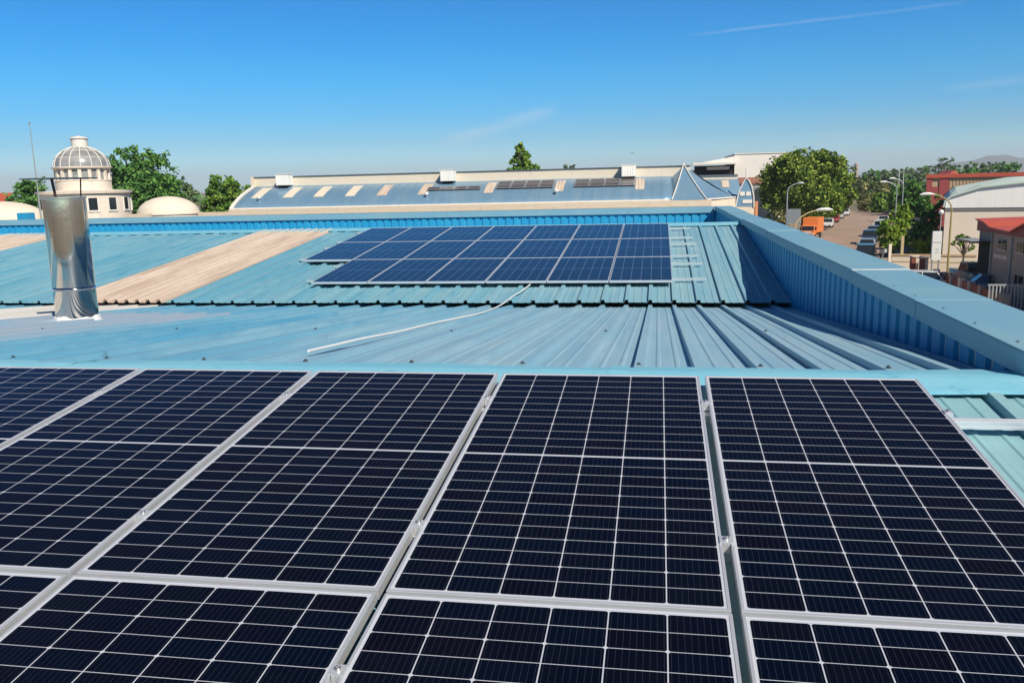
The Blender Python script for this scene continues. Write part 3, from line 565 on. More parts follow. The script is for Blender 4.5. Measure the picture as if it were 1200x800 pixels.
def catmull(p, n=6):
    o_ = []
    for i in range(len(p) - 1):
        a_, b_, c_, d_ = p[max(i - 1, 0)], p[i], p[i + 1], p[min(i + 2, len(p) - 1)]
        for k in range(n):
            t = k / n; o_.append(0.5 * ((2 * b_) + (c_ - a_) * t + (2 * a_ - 5 * b_ + 4 * c_ - d_) * t * t + (3 * b_ - a_ - 3 * c_ + d_) * t ** 3))
    return o_ + [p[-1]]
cb.tube(catmull(path), 0.0105, 8)
tag(cb.build('power_cable', M['cable'], smooth=True), 'white cable running down the blue roof from far panels to near ridge', 'cable')

# ------------------------------------------------------------------ trees
def tree(name, label, base, crowns, n, leaf, mt, seed, trunk_r=0.25, group=None, cat='tree', limbs=True):
    """crowns: (dx, dy, z, rx, ry, rz) ellipsoids relative to the foot; many small leaf faces gathered in clumps"""
    rr = random.Random(seed); root = thing(name, label, cat, base, 0, group)
    tb = MB(); zc = min(c[2] for c in crowns); 
    tb.tube([(0, 0, -0.3), (0.05 * trunk_r, 0, zc * .5), (rr.uniform(-.2, .2), 0, zc)], [trunk_r, trunk_r * .8, trunk_r * .6], 8)
    b = MB(); tot = sum(c[3] * c[4] + c[3] * c[5] for c in crowns)
    for (dx, dy, dz, rx, ry, rz) in crowns:
        if limbs:
            tb.tube([(0, 0, zc * .75), (dx * .5, dy * .5, (zc * .8 + dz) * .5), (dx, dy, dz + rz * .3)], [trunk_r * .55, trunk_r * .35, trunk_r * .12], 6)
            for q in range(4):
                a_ = rr.uniform(0, 6.28); tb.tube([(dx * .7, dy * .7, dz - rz * .3), (dx + math.cos(a_) * rx * .6, dy + math.sin(a_) * ry * .6, dz + rz * rr.uniform(-.2, .6))], [trunk_r * .25, trunk_r * .06], 5)
        m_ = int(n * (rx * ry + rx * rz) / tot); nc = max(10, m_ // 34)
        for c in range(nc):
            d = Vector((rr.gauss(0, 1), rr.gauss(0, 1), rr.gauss(0, 1))).normalized(); q = rr.uniform(.45, 1.0) ** .6 * rr.uniform(.86, 1.10)
            cc = Vector((dx + d.x * rx * q, dy + d.y * ry * q, dz + d.z * rz * q)); cr_ = rr.uniform(.11, .24) * (rx + ry + rz) / 3
            tint = d
            for l in range(m_ // nc):
                p_ = cc + Vector((rr.gauss(0, .62), rr.gauss(0, .62), rr.gauss(0, .5))) * cr_
                nrm = (Vector((rr.gauss(0, 1), rr.gauss(0, 1), rr.gauss(0, .7) + .5)) + d * .8).normalized(); t1 = nrm.orthogonal().normalized(); t1 = Quaternion(nrm, rr.uniform(0, 6.28)) @ t1; t2 = nrm.cross(t1)
                s_ = leaf * rr.uniform(.55, 1.35); o_ = len(b.v)
                b.v += [tuple(p_ - t1 * s_), tuple(p_ + t2 * s_ * .55 + nrm * s_ * .1), tuple(p_ + t1 * s_), tuple(p_ - t2 * s_ * .55 + nrm * s_ * .1)]; b.f.append((o_, o_ + 1, o_ + 2, o_ + 3))
    tb.build('trunk', M['trunk'], root, smooth=True); b.build('crown', M[mt], root, recalc=False)
    return root
def px_tree(name, label, y, u0, u1, vtop, n, leaf, mt, seed, lobes, zbot=None, **k):
    """a tree standing y metres away, as wide and tall as it looks; lobes in units of its half width / height"""
    a_ = at(u0, vtop, y); b_ = at(u1, vtop, y); c = (a_ + b_) / 2; wd = (b_.x - a_.x) / 2; base = Vector((c.x, y, G)); H = c.z - G
    cr = [(lx * wd, ly * wd, lz * H, rx * wd, rx * wd, rz * H) for lx, ly, lz, rx, rz in lobes]
    rr = random.Random(seed * 7 + 1)
    for q in range(9):
        lx, ly, lz, rx, rz = rr.choice(lobes); a_ = rr.uniform(0, 6.28); e_ = rr.uniform(-.5, .9); sc_ = rr.uniform(.22, .42)
        px_ = lx + math.cos(a_) * math.cos(e_) * rx * .95; pz_ = min(.97 - rz * sc_ * .8, lz + math.sin(e_) * rz * .95)
        if abs(px_) > 1.0: continue
        cr.append((px_ * wd, (ly + math.sin(a_) * math.cos(e_) * rx * .8) * wd, pz_ * H, rx * sc_ * wd, rx * sc_ * wd, rz * sc_ * H))
    return tree(name, label, base, cr, n, leaf, mt, seed, **k)

px_tree('broadleaf_tree', 'dense dark green tree behind the white shell dome, far left', 95, 8, 54, 208, 6500, .24, 'leaf_dark', 11, [(-.35, 0, .66, .62, .30), (.30, 0, .74, .66, .25), (0, .2, .55, .8, .3)], group='trees along the skyline')
px_tree('broadleaf_tree', 'tall dark green tree rising right beside the glass dome', 88, 118, 206, 167, 19000, .24, 'leaf_dark', 12, [(-.38, 0, .82, .46, .18), (-.15, 0, .62, .66, .28), (.42, 0, .70, .46, .22), (.60, .1, .50, .42, .24), (-.55, .1, .58, .45, .25), (.08, .2, .82, .34, .13), (.2, -.2, .5, .7, .28), (0, .2, .35, .95, .25)], trunk_r=.4, group='trees along the skyline')
px_tree('broadleaf_tree', 'small greyish tree between the tall dome tree and the round green one', 108, 196, 232, 204, 3600, .22, 'leaf_grey', 13, [(-.1, 0, .80, .55, .18), (.3, 0, .62, .6, .25), (-.4, .1, .55, .5, .25)], group='trees along the skyline')
px_tree('broadleaf_tree', 'round bright green tree right of the small white dome', 86, 231, 288, 203, 9000, .22, 'leaf_mid', 14, [(0, 0, .80, .62, .20), (-.42, 0, .58, .55, .27), (.42, 0, .60, .55, .27), (.1, .3, .45, .8, .3)], group='trees along the skyline')
px_tree('broadleaf_tree', 'low green tree at the left end of the long blue roof', 92, 276, 308, 213, 2600, .22, 'leaf_mid', 15, [(0, 0, .75, .8, .22), (.3, 0, .55, .8, .25)], group='trees along the skyline')
px_tree('broadleaf_tree', 'tall lone tree standing behind the middle of the long blue roof', 110, 592, 632, 168, 7500, .22, 'leaf_mid', 16, [(-.08, 0, .905, .42, .10), (-.12, 0, .80, .58, .11), (-.45, 0, .70, .55, .11), (.52, 0, .715, .50, .10), (.1, .1, .64, .85, .14)], trunk_r=.35, group='trees along the skyline')
px_tree('broadleaf_tree', 'tiny tree top peeping over the long blue roof right of the lone tree', 160, 657, 677, 191, 700, .28, 'leaf_grey', 17, [(0, 0, .85, .8, .14), (.3, 0, .7, .7, .15)], group='trees along the skyline')
bt = gp(945, 262)
BY = 140.0
big = px_tree('broadleaf_tree', 'huge round green tree in sunlight beside the street', BY, 890, 1002, 175, 42000, .27, 'leaf_big', 18,
        [(-.05, -.1, .80, .52, .19), (-.55, 0, .62, .44, .26), (.52, 0, .66, .46, .24), (.30, -.3, .80, .42, .17), (-.35, -.3, .74, .40, .19), (.0, -.45, .52, .55, .26), (.62, -.1, .45, .36, .24), (-.62, -.1, .38, .34, .22), (-.1, .4, .6, .8, .3), (.25, -.3, .32, .5, .18)], trunk_r=.55, group='trees along the skyline')
px_tree('bush', 'olive bush at the foot of the huge street tree behind the grey sign', 118, 903, 926, 238, 900, .2, 'leaf_olive', 19, [(0, 0, .55, .8, .40), (.3, 0, .35, .8, .3)], cat='bush', trunk_r=.1, group='street bushes')

# right hand greenery
px_tree('broadleaf_tree', 'bright lime green bushy tree by the parked cars on the right kerb', 92, 1029, 1069, 247, 6500, .15, 'leaf_lime', 21, [(0, 0, .70, .62, .28), (-.40, 0, .50, .55, .30), (.45, 0, .50, .52, .30), (0, -.3, .40, .8, .28)], trunk_r=.14, group='street trees')
px_tree('broadleaf_tree', 'lime green tree behind the bushy one, around the lamp posts', 112, 1042, 1072, 239, 3800, .17, 'leaf_lime', 22, [(.1, 0, .80, .6, .20), (-.3, 0, .65, .55, .24), (.4, 0, .6, .55, .25)], trunk_r=.14, group='street trees')
px_tree('bush', 'low lime green bush left of the white sign board', 88, 1066, 1096, 276, 1500, .15, 'leaf_lime', 23, [(0, 0, .62, .75, .34), (.45, 0, .45, .6, .34), (-.45, 0, .45, .6, .34)], cat='bush', trunk_r=.08, group='street bushes')
px_tree('broadleaf_tree', 'thin small tree with bent trunk in front of the cream hall wall', 72, 1116, 1146, 271, 800, .13, 'leaf_mid', 24, [(-.2, 0, .86, .55, .11), (.3, 0, .78, .5, .10), (-.5, 0, .74, .45, .08), (.6, .0, .62, .25, .10)], trunk_r=.10, group='street trees')
for i, (u0, u1, vt, y, mt_, lab) in enumerate(((998, 1030, 208, 330, 'leaf_olive', 'dry olive thicket at the far end of the street, left part'), (1020, 1052, 212, 260, 'leaf_olive', 'olive bushes at the end of the street, behind the left curved lamps'),
        (1003, 1026, 226, 215, 'leaf_olive', 'olive bush closing the street end, next to the huge tree'), (1020, 1048, 226, 205, 'leaf_mid', 'green tree closing the street end in the middle'), (1042, 1072, 214, 190, 'leaf_dark', 'dark tree behind the pair of curved street lamps'),
        (1056, 1088, 210, 160, 'leaf_dark', 'dark shaded tree left of the red and tan building'), (1070, 1107, 223, 97, 'leaf_dark', 'shaded tree close to the left side of the white hall'))):
    px_tree('broadleaf_tree', lab, y, u0, u1, vt, 2600, .0022 * y + .05, mt_, 40 + i, [(-.3, 0, .75, .6, .24), (.35, 0, .65, .6, .28), (0, .2, .45, .95, .40), (0, -.3, .3, .9, .3)], trunk_r=.3, group='trees at the street end')
for i, (u, w_, vt, lab) in enumerate(((1022, 12, 196, 'small round tree on the far right skyline, nearest the pale tower'), (1040, 11, 199, 'low round tree on the far skyline between tower and mast'), (1058, 16, 195, 'dark tree on the far skyline above the curved lamps'), (1074, 16, 193, 'dark tree on the far skyline left of the tall pine'), (1092, 15, 193, 'bushy tree on the far skyline just left of the tall brownish tree'),
        (1109, 13, 183, 'tall brownish tree, highest on the right skyline'), (1126, 15, 191, 'dark skyline tree above red roof, just right of the tall brownish tree'), (1143, 15, 189, 'green tree on the skyline above the red roof, middle one'), (1161, 15, 187, 'brownish rounded tree on the skyline above the red roof'), (1181, 17, 188, 'green rounded tree on the skyline near the right edge'))):
    px_tree('skyline_tree', lab, 330 + (i % 3) * 25, u - w_ - 1, u + w_ + 1, vt - 0.5, 1500, .52, 'leaf_grey' if i in (1, 3, 5, 8) else 'leaf_dark', 60 + i, [(-.3, 0, .80, .55, .17), (.35, 0, .72, .55, .2), (0, 0, .5, .95, .34), (0, 0, .3, .95, .3)], trunk_r=.4, group='trees on the far right skyline')
# a far-off belt of woods that reads as one mass
wb = MB(); rr = random.Random(5)
for i in range(9000):
    u = rr.uniform(-60, 1260); y = rr.uniform(560, 700); c = at(u, 230 - 0.0247 * u, y); hh = 7.0 + 3.0 * math.sin(u * .05) + 2.2 * math.sin(u * .17 + 1) + 1.5 * math.sin(u * .41)
    p_ = Vector((c.x, y, G + rr.random() ** .7 * max(2.5, hh))); s_ = rr.uniform(.7, 1.6); nrm = Vector((rr.gauss(0, 1), rr.gauss(0, 1) - .4, rr.gauss(0, 1) + .6)).normalized(); t1 = nrm.orthogonal().normalized(); t2 = nrm.cross(t1); o_ = len(wb.v)
    wb.v += [tuple(p_ - t1 * s_), tuple(p_ + t2 * s_), tuple(p_ + t1 * s_), tuple(p_ - t2 * s_)]; wb.f.append((o_, o_ + 1, o_ + 2, o_ + 3))
tag(wb.build('far_woods', M['leaf_dark'], recalc=False), 'distant belt of woods along the horizon', 'woods', kind='stuff')

# ------------------------------------------------------------------ buildings behind
def xz(pts, y): return [at(u, v, y) for u, v in pts]
# long nave with pale blue curved roof, cream ridge wall and cream gutter
nv = thing('long_hall', 'long hall with pale blue curved roof and cream ridge wall behind the blue parapet', 'building', (-13, 54, G))
def NP(o): o.parent = nv; o.matrix_parent_inverse = Matrix.Translation((13, -54, -G)); return o
NX0, NX1 = -27.8, 1.65
prof = [(50.0, -.23), (50.5, .08), (51.1, .38), (51.8, .67), (52.6, .93), (53.7, 1.25), (55.5, 1.45)]
def curved(x0, x1, prof, mt, name='roof', th=.06, step=0.5):
    b = MB(); xs = [x0 + (x1 - x0) * i / max(1, int((x1 - x0) / step)) for i in range(max(1, int((x1 - x0) / step)) + 1)]
    for x in xs:
        for y, z in prof: b.v.append((x, y, z))
    n = len(prof); b.f = [(i * n + k, (i + 1) * n + k, (i + 1) * n + k + 1, i * n + k + 1) for i in range(len(xs) - 1) for k in range(n - 1)]
    return NP(b.build(name, mt, None, recalc=False, solid=th, smooth=True))
curved(NX0, NX1, prof, M['nave_blue'])
rb = MB()
for i in range(int((NX1 - NX0) / .62)):     # standing seams
    x = NX0 + .3 + i * .62
    for (ya, za), (yb, zb_) in zip(prof[:-2], prof[1:-1]): rb.prism([(x, ya, za - .02), (x + .03, ya, za - .02), (x + .03, ya, za + .018), (x, ya, za + .018)], (0, yb - ya, zb_ - za))
NP(rb.build('roof_seam', M['nave_blue'], None, recalc=True)); bpy.data.objects['roof_seam']['kind'] = 'stuff'
b = MB(); b.box(NX0 - .15, 4.05, 49.72, 49.98, -.62, -.235); NP(b.build('gutter', M['cream_dirty'], None, bevel=.01))
b = MB(); b.box(NX0 - .15, 1.5, 49.985, 50.12, -.23, -.14); NP(b.build('gutter_edge', M['white_paint'], None))
b = MB(); b.box(NX0 - .35, 2.9, 54.0, 54.25, 1.22, 1.90); b.box(NX0 - .35, NX0 - .2, 53.7, 54.0, 1.15, 1.98); NP(b.build('ridge_wall', M['cream'], None))
b = MB(); b.box(NX0 - .35, 2.9, 53.93, 54.32, 1.905, 1.96); NP(b.build('ridge_coping', M['cap_plate'], None))
b = MB()
for (ya, za), (yb, zb_) in zip(prof[:-2], prof[1:-1]): b.prism([(NX0 - .22, ya, za - .05), (NX0 + .02, ya, za - .05), (NX0 + .02, ya, za + .1), (NX0 - .22, ya, za + .1)], (0, yb - ya, zb_ - za))
NP(b.build('verge', M['white_paint'], None))
b = MB(); b.box(NX0, 4.0, 50.0, 60.0, G - .3, -.64); b.prism([(NX0 + .05, y, z - .08) for y, z in prof] + [(NX0 + .05, 60, 1.3), (NX0 + .05, 60, -.64), (NX0 + .05, 50, -.64)], (NX1 - NX0 - .1, 0, 0)); NP(b.build('wall', M['cream'], None))
# skylight strips and dark panels on the curved roof
def roofz(y):
    for (a_, za), (b_, zb_) in zip(prof[:-1], prof[1:]):
        if a_ <= y <= b_: return za + (zb_ - za) * (y - a_) / (b_ - a_)
    return prof[-1][1]
def onroof(name, u0, u1, v, ya, yb, mt, label=None, th=.03):
    xa, xb = at(u0, v, ya).x, at(u1, v, ya).x; b = MB(); ys = [ya, (ya * 2 + yb) / 3, (ya + 2 * yb) / 3, yb]
    b.v = [(x, y, roofz(y) + th) for y in ys for x in (xa, xb)]; b.f = [(2 * i, 2 * i + 1, 2 * i + 3, 2 * i + 2) for i in range(3)]
    o = NP(b.build(name, mt, None, recalc=False, solid=th * .8));
    if label: tag(o, label)
    return o
for u, mt_ in ((294, 'cream'), (331, 'cream'), (367, 'cream'), (404, 'cream'), (441, 'tan_strip'), (489, 'tan_strip'), (566, 'tan_strip'), (649, 'tan_strip'), (744, 'tan_strip')):
    onroof('skylight_strip', u, u + 11, 230, 51.3, 53.3, M[mt_])
M['old_panel'] = mat('dusty_dark_panel', (0.10, 0.095, 0.10), 0.3, 0, 0.5, noise=[((3, 3, 3), 0.4, 0.7, (0.15, 0.13, 0.12), 0.8)])
def old_panels(u0, u1, n_, rows, lab):
    xa, xb = at(u0, 222, 51.6).x, at(u1, 222, 51.6).x; w_ = (xb - xa) / n_
    for r_, (ya, yb) in enumerate(rows):
        for i in range(n_):
            b = MB(); x0 = xa + i * w_ + .02; x1 = xa + (i + 1) * w_ - .02
            b.v = [(x, y, roofz(y) + .12) for y in (ya, yb) for x in (x0, x1)]; b.f = [(0, 1, 3, 2)]
            o = b.build('solar_panel', M['old_panel'], None, recalc=False, solid=.04)
            tag(o, 'dusty dark panel on long hall roof, %s block, %s row, %s from left' % (lab, 'lower' if r_ == 0 else 'upper', ordn[i]), 'solar panel', 'old panels on the long hall')
            f = MB(); f.v = [(x, y, roofz(y) + .124) for y in (ya, yb) for x in (x0, x1)]; f.v += [(x, y, roofz(y) + .124) for y, x in ((ya + .03, x0 + .03), (ya + .03, x1 - .03), (yb - .03, x0 + .03), (yb - .03, x1 - .03))]
            f.f = [(0, 1, 5, 4), (1, 3, 7, 5), (3, 2, 6, 7), (2, 0, 4, 6)]; f.build('frame', M['alu_far'], o, recalc=False)
old_panels(499, 562, 4, [(51.75, 52.3)], 'left'); old_panels(580, 648, 4, [(51.75, 52.4), (52.45, 53.2)], 'middle'); old_panels(672, 744, 4, [(51.75, 52.4), (52.45, 53.2)], 'right')
for i, (u, lab) in enumerate(((334, 'left of the three'), (526, 'middle of the three'), (737, 'right of the three'))):
    c = at(u, 212, 53.6); v_ = thing('roof_vent_box', 'pale grey boxy roof vent on the cream ridge wall, %s' % lab, 'roof vent', (c.x, 53.6, 1.2), 0, 'vent boxes on the long hall')
    b = MB(); b.box(-.46, .46, -.55, .36, .12, .86); b.box(-.50, .50, -.59, .36, .865, .90)
    for k in range(5): b.box(-.40 + k * .17, -.32 + k * .17, -.565, -.5505, .16, .82)
    b.build('housing', M['white_sheet'], v_, bevel=.015)
    b = MB(); b.prism([(-.40, -.50, .115), (.40, -.50, .115), (.30, -.1, -.12), (-.30, -.1, -.12)], (0, .35, 0)); b.build('duct', M['black'], v_)
for i, (u, v, lab) in enumerate(((304, 238, 'nearest the left end of the blue roof'), (500, 233, 'below the left dark panel block'), (652, 230, 'below the gap between the middle and right dark panel blocks'))):
    y = 50.9; c = at(u, v, y); t_ = thing('turbine_vent', 'small round white turbine vent %s' % lab, 'roof vent', (c.x, y, roofz(y)), 0, 'turbine vents on the long hall')
    b = MB(); b.lathe([(0, 0), (.06, 0), (.06, .16)], 10); b.build('stem', M['lamp_grey'], t_)
    b = MB(); b.lathe([(.05, .14), (.13, .17), (.16, .24), (.12, .31), (0, .34)], 14); b.build('rotor', M['lamp_white'], t_, smooth=True)
# hipped bay at its right end
hipA = Vector((2.45, 54.2, 2.0)); bl = Vector((NX1, 50.0, -.23)); br = at(828, 234, 50.0); br.z = -.23
hm = MB()
def hipside(a_, b_, apex, n=5, bulge=.10):
    vs = []
    for i in range(n + 1):
        t = i / n; k = t ** 0.85
        pa = a_.lerp(apex, t); pb = b_.lerp(apex, t); sag = -bulge * math.sin(math.pi * t); vs += [pa + Vector((0, 0, sag)), pb + Vector((0, 0, sag))]
    return vs, [(2 * i, 2 * i + 1, 2 * i + 3, 2 * i + 2) for i in range(n)]
hm.add(*hipside(bl, br, hipA)); rbk = at(862, 231, 53.0); rbk.z = -.2; hm.add(*hipside(br, rbk, hipA, bulge=.2)); hm.add(*hipside(rbk, Vector((3.4, 58, 1.0)), hipA, bulge=.1))
hm.add([bl, Vector((NX1, 54.2, 1.25)), hipA, bl.lerp(hipA, .5) + Vector((0, 0, -.1))], [(0, 1, 2, 3)])
NP(hm.build('hip_roof', M['nave_blue'], None, recalc=False, smooth=True))
hr = MB()
for a_ in (bl, br):
    vs = [a_.lerp(hipA, t / 6) + Vector((0, -.02, .05 - .10 * math.sin(math.pi * t / 6))) for t in range(7)]; hr.tube(vs, .038, 6)
hr.tube([br + Vector((0.05, 0, .02)), rbk + Vector((0, 0, .03))], .05, 6); hr.tube([hipA, hipA + Vector((0, 0, .1))], .08, 6)
NP(hr.build('hip_ridge', M['white_paint'], None))
b = MB(); b.prism([br + Vector((-2.3, .05, -.05)), br + Vector((0, .05, -.05)), rbk + Vector((0, 0, -.05)), Vector((3.4, 58, -.05)), Vector((1.7, 58, -.05))], (0, 0, G + .1)); NP(b.build('bay_wall', M['cream'], None))
b = MB(); b.box(1.2, 2.2, 50.2, 54, -.62, -.30); 
# right hand wing with arched gable end
wg = thing('arched_wing', 'short pale blue roofed wing with white arched gable end, right of the long hall', 'building', (6, 57, G))
def WPn(o): o.parent = wg; o.matrix_parent_inverse = Matrix.Translation((-6, -57, -G)); return o
wy = 56.0; wl, wr = at(806, 225, wy).x + .3, at(866, 225, wy).x
wz = lambda v, u=850, y=wy: at(u, v, y).z
b = MB(); wp = [(54.4, wz(241)), (54.8, wz(230)), (55.5, wz(220)), (56.4, wz(212)), (57.2, wz(209) )]
for x in (wl, wl + 1, wl + 2, wr): 
    for y, z in wp: b.v.append((x, y, z))
n = len(wp); b.f = [(i * n + k, (i + 1) * n + k, (i + 1) * n + k + 1, i * n + k + 1) for i in range(3) for k in range(n - 1)]
WPn(b.build('roof', M['nave_blue'], None, recalc=False, smooth=True, solid=.05))
b = MB(); b.box(wl - .4, wr - .02, 57.0, 57.25, wz(217), wz(207, 850, 57)); WPn(b.build('ridge_wall', M['cream'], None))
b = MB(); b.box(wl - .4, wr - .02, 56.95, 57.3, wz(207, 850, 57) + .004, wz(205, 850, 57) + .02); WPn(b.build('ridge_coping', M['cap_plate'], None))
b = MB(); b.v = [(at(846, 220, 55.6).x + dx, y, z + .04) for (y, z) in wp[2:4] for dx in (0, .5)]; b.f = [(0, 1, 3, 2)]; WPn(b.build('skylight_strip', M['tan_strip'], None, recalc=False, solid=.02))
# arched gable end: faces right and towards us
ga = [(862, 242), (864, 232), (867, 222), (871, 214), (874.5, 208.5), (878, 212), (881, 219), (883, 229), (883.5, 242)]
y_ = 54.0; g = [at(u, v, y_) for u, v in ga]
b = MB(); b.prism(g, (0, .12, 0)); WPn(b.build('gable_end', M['nave_blue'], None))
b = MB(); b.tube([q + Vector((0, -.06, 0)) for q in g], .042, 6); WPn(b.build('gable_trim', M['white_paint'], None))
b = MB(); b.tube([at(874.5, 209, y_), at(875, 197, y_)], .05, 6); WPn(b.build('gable_finial', M['white_paint'], None))
b = MB()
for uu in (870, 877):
    c = at(uu, 228, y_ - .02); b.box(c.x - .15, c.x + .15, y_ - .05, y_ - .002, c.z - .08, c.z + .18)
c = at(872, 236, y_); b.box(c.x - .1, c.x + .5, y_ - .05, y_ - .002, c.z - .12, c.z + .1); WPn(b.build('gable_window', M['white_paint'], None))
b = MB(); b.box(wl, wr + .1, 56, 60, G - .3, wz(243)); b.box(wl, wr - .02, 57.26, 60, wz(243), wz(208)); 
gx0, gx1 = g[0].x, g[-1].x; b.box(gx0, gx1, y_ + .02, 56, G - .3, g[0].z - .01); WPn(b.build('wall', M['cream'], None))
# white flat blocks behind
wb_ = thing('white_block', 'white flat roofed industrial block behind the hall, left of the huge tree', 'building', (10, 165, G))
def WB(o): o.parent = wb_; o.matrix_parent_inverse = Matrix.Translation((-10, -165, -G)); return o
Y0 = 165.0
p0, p1 = at(861, 181, Y0), at(928, 179, Y0); b = MB(); b.box(p0.x, p1.x, Y0, Y0 + 25, G - .3, p0.z); WB(b.build('wall', M['white_paint'], None))
b = MB(); b.box(p0.x - .05, p1.x + .05, Y0 - .15, Y0 + 25, p0.z + .002, p0.z + .15); WB(b.build('parapet_trim', M['white_paint'], None))
zq = lambda v, y=Y0 - 2: at(835, v, y).z
q0, q1 = at(812, 196, Y0), at(860, 190, Y0); b = MB(); b.box(q0.x, q1.x + .3, Y0 + 1, Y0 + 20, G - .3, zq(199)); b.prism([(q0.x + .8, Y0 - 1, zq(191)), (q1.x + .3, Y0 - 1, zq(183.5)), (q1.x + .3, Y0 - 1, zq(191))], (0, 18, 0)); WB(b.build('side_block', M['white_paint'], None))
b = MB(); b.box(q0.x - .2, q1.x + .3, Y0 - 3, Y0 + .9, zq(193), zq(190.5)); WB(b.build('canopy', M['white_paint'], None))
b = MB(); b.box(q0.x + .3, q1.x + .2, Y0 + .4, Y0 + .95, zq(206), zq(194)); WB(b.build('dark_opening', M['black'], None))
b = MB(); b.box(q0.x + 2.6, q1.x - .8, Y0 - .5, Y0 + .2, zq(199), zq(195.5)); WB(b.build('window_band', M['white_paint'], None))
YA = 152.0; za = lambda v: at(875, v, YA).z
rt = MB(); a0, a1 = at(862, 213, YA), at(912, 213, YA); rt.prism([(a0.x, YA - 3, za(214)), (a1.x, YA - 3, za(214)), (a1.x, YA + 2, za(208)), (a0.x, YA + 2, za(208))], (0, .02, -.2))
an = thing('tiled_annex', 'low white annex with a red tiled roof left of the huge tree', 'building', (a0.x, YA, G)); AP = lambda o: (setattr(o, 'parent', an), setattr(o, 'matrix_parent_inverse', Matrix.Translation((-a0.x, -YA, -G))), o)[-1]
AP(rt.build('roof', mat('clay_tiles', (0.33, 0.13, 0.085), 0.8, noise=[((3, 3, 3), 0.4, 0.7, (0.40, 0.20, 0.14), 0.8)]), None))
b = MB(); b.box(a0.x + .1, a1.x - .2, YA - 2.6, YA + 3, G - .3, za(215.5)); AP(b.build('wall', M['white_paint'], None))
for uu, vv in ((886, 222), (896, 221), (902, 229)):
    b = MB(); c = at(uu, vv, YA - 2.8); b.box(c.x - .8, c.x + .8, YA - 3.1, YA - 2.61, c.z - .5, c.z + .5); AP(b.build('air_conditioner', M['lamp_grey'], None, bevel=.05))
b = MB(); c0, c1 = at(868, 236, 62), at(888, 250, 62); b.box(c0.x, c1.x, 62, 62.3, G - .3, at(880, 236, 62).z)
for k in range(6): b.box(c0.x + k * (c1.x - c0.x) / 6, c0.x + k * (c1.x - c0.x) / 6 + .1, 61.95, 61.999, G, at(880, 236, 62).z)
tag(b.build('garden_wall', M['orange_wall']), 'orange and white striped wall at the corner of the arched wing', 'wall')

# domed building on the left
DY = 72.0; c = at(101, 222, DY); sD = (at(154, 230, DY).x - at(48, 230, DY).x) / 2; ax = at(100, 230, DY + 3).x
zD = lambda v: at(100, v, DY + 3).z
cosf = 0.80; rB = sD * 0.86; rD = rB * 0.61
dm = thing('domed_pavilion', 'cream round pavilion with a glass and steel dome', 'building', (ax, DY + 3, G))
off = -G
def DL(prof, n=40): b = MB(); b.lathe(prof, n); return b
z0, z1, z2, z3, z4, z5, z6 = [zD(v) - G for v in (252, 224, 212, 197, 172, 163, 160)]
DL([(rB, 0), (rB, z1 - .25)], 48).build('drum_wall', M['plaster'], dm, smooth=True)
DL([(rB, z1 - .3), (rB + .25, z1 - .25), (rB + .30, z1 - .02), (rB + .2, z1), (rD, z1 + .1)], 48).build('cornice', M['plaster'], dm, smooth=True)
DL([(rD + .02, z1), (rD + .02, z2)], 48).build('upper_drum', M['plaster'], dm, smooth=True)
DL([(rD, z2 - .05), (rD + .08, z2), (rD + .08, z2 + .08), (rD - .1, z2 + .1)], 48).build('ring_sill', M['plaster'], dm, smooth=True)
DL([(rD - .15, z2), (rD - .15, z3)], 48).build('clerestory_glass', M['dome_glass'], dm, smooth=True)
b = MB()
for k in range(18):
    a_ = 2 * math.pi * k / 18; m_ = Matrix.Rotation(a_, 4, 'Z'); b.box(rD - .20, rD + .02, -.16, .16, z2 + .05, z3 - .02, m_)
b.build('pier', M['plaster'], dm); 
DL([(rD - .1, z3 - .1), (rD + .22, z3 - .04), (rD + .26, z3 + .06), (rD + .02, z3 + .12)], 48).build('dome_ring', M['plaster'], dm, smooth=True)
rT = rD * .30; hD = z4 - z3
dpf = []
for i in range(13):
    t = i / 12; a_ = t * R(76); dpf.append((rD * math.cos(a_) * 1.0, z3 + .1 + (hD - .1) * math.sin(a_) / math.sin(R(76))))
DL(dpf, 40).build('dome_glass', M['dome_glass'], dm, smooth=True)
b = MB()
for k in range(16):
    a_ = 2 * math.pi * (k + .5) / 16; b.tube([(math.cos(a_) * (r_ + .03), math.sin(a_) * (r_ + .03), z) for r_, z in dpf], .042, 5)
for fr in (4, 8): 
    r_, z = dpf[fr]; b.tube([(math.cos(2 * math.pi * k / 40) * (r_ + .03), math.sin(2 * math.pi * k / 40) * (r_ + .03), z) for k in range(41)], .038, 5, caps=False)
b.build('dome_rib', M['white_paint'], dm, smooth=True)
DL([(dpf[-1][0] + .12, z4 - .15), (rT + .02, z4 + .05), (rT, z5), (rT + .12, z5 + .04), (rT + .12, z5 + .14), (0, z6 + .1)], 32).build('lantern', M['white_paint'], dm, smooth=True)
for k in range(14):
    a_ = 2 * math.pi * k / 14 + .1; m_ = Matrix.Rotation(a_, 4, 'Z'); b = MB(); hw = .40; zb_ = zD(246) - G; zt_ = zD(232) - G
    b.box(rB - .12, rB + .012, -hw, hw, zb_, zt_, m_); o = b.build('window', M['glass_dark'], dm)
    f = MB(); f.box(rB - .05, rB + .08, -hw - .1, hw + .1, zb_ - .16, zb_ - .003, m_); f.box(rB - .05, rB + .06, -hw - .1, -hw - .002, zb_, zt_, m_); f.box(rB - .05, rB + .06, hw + .002, hw + .1, zb_, zt_, m_); f.build('window_frame', M['white_paint'], o)
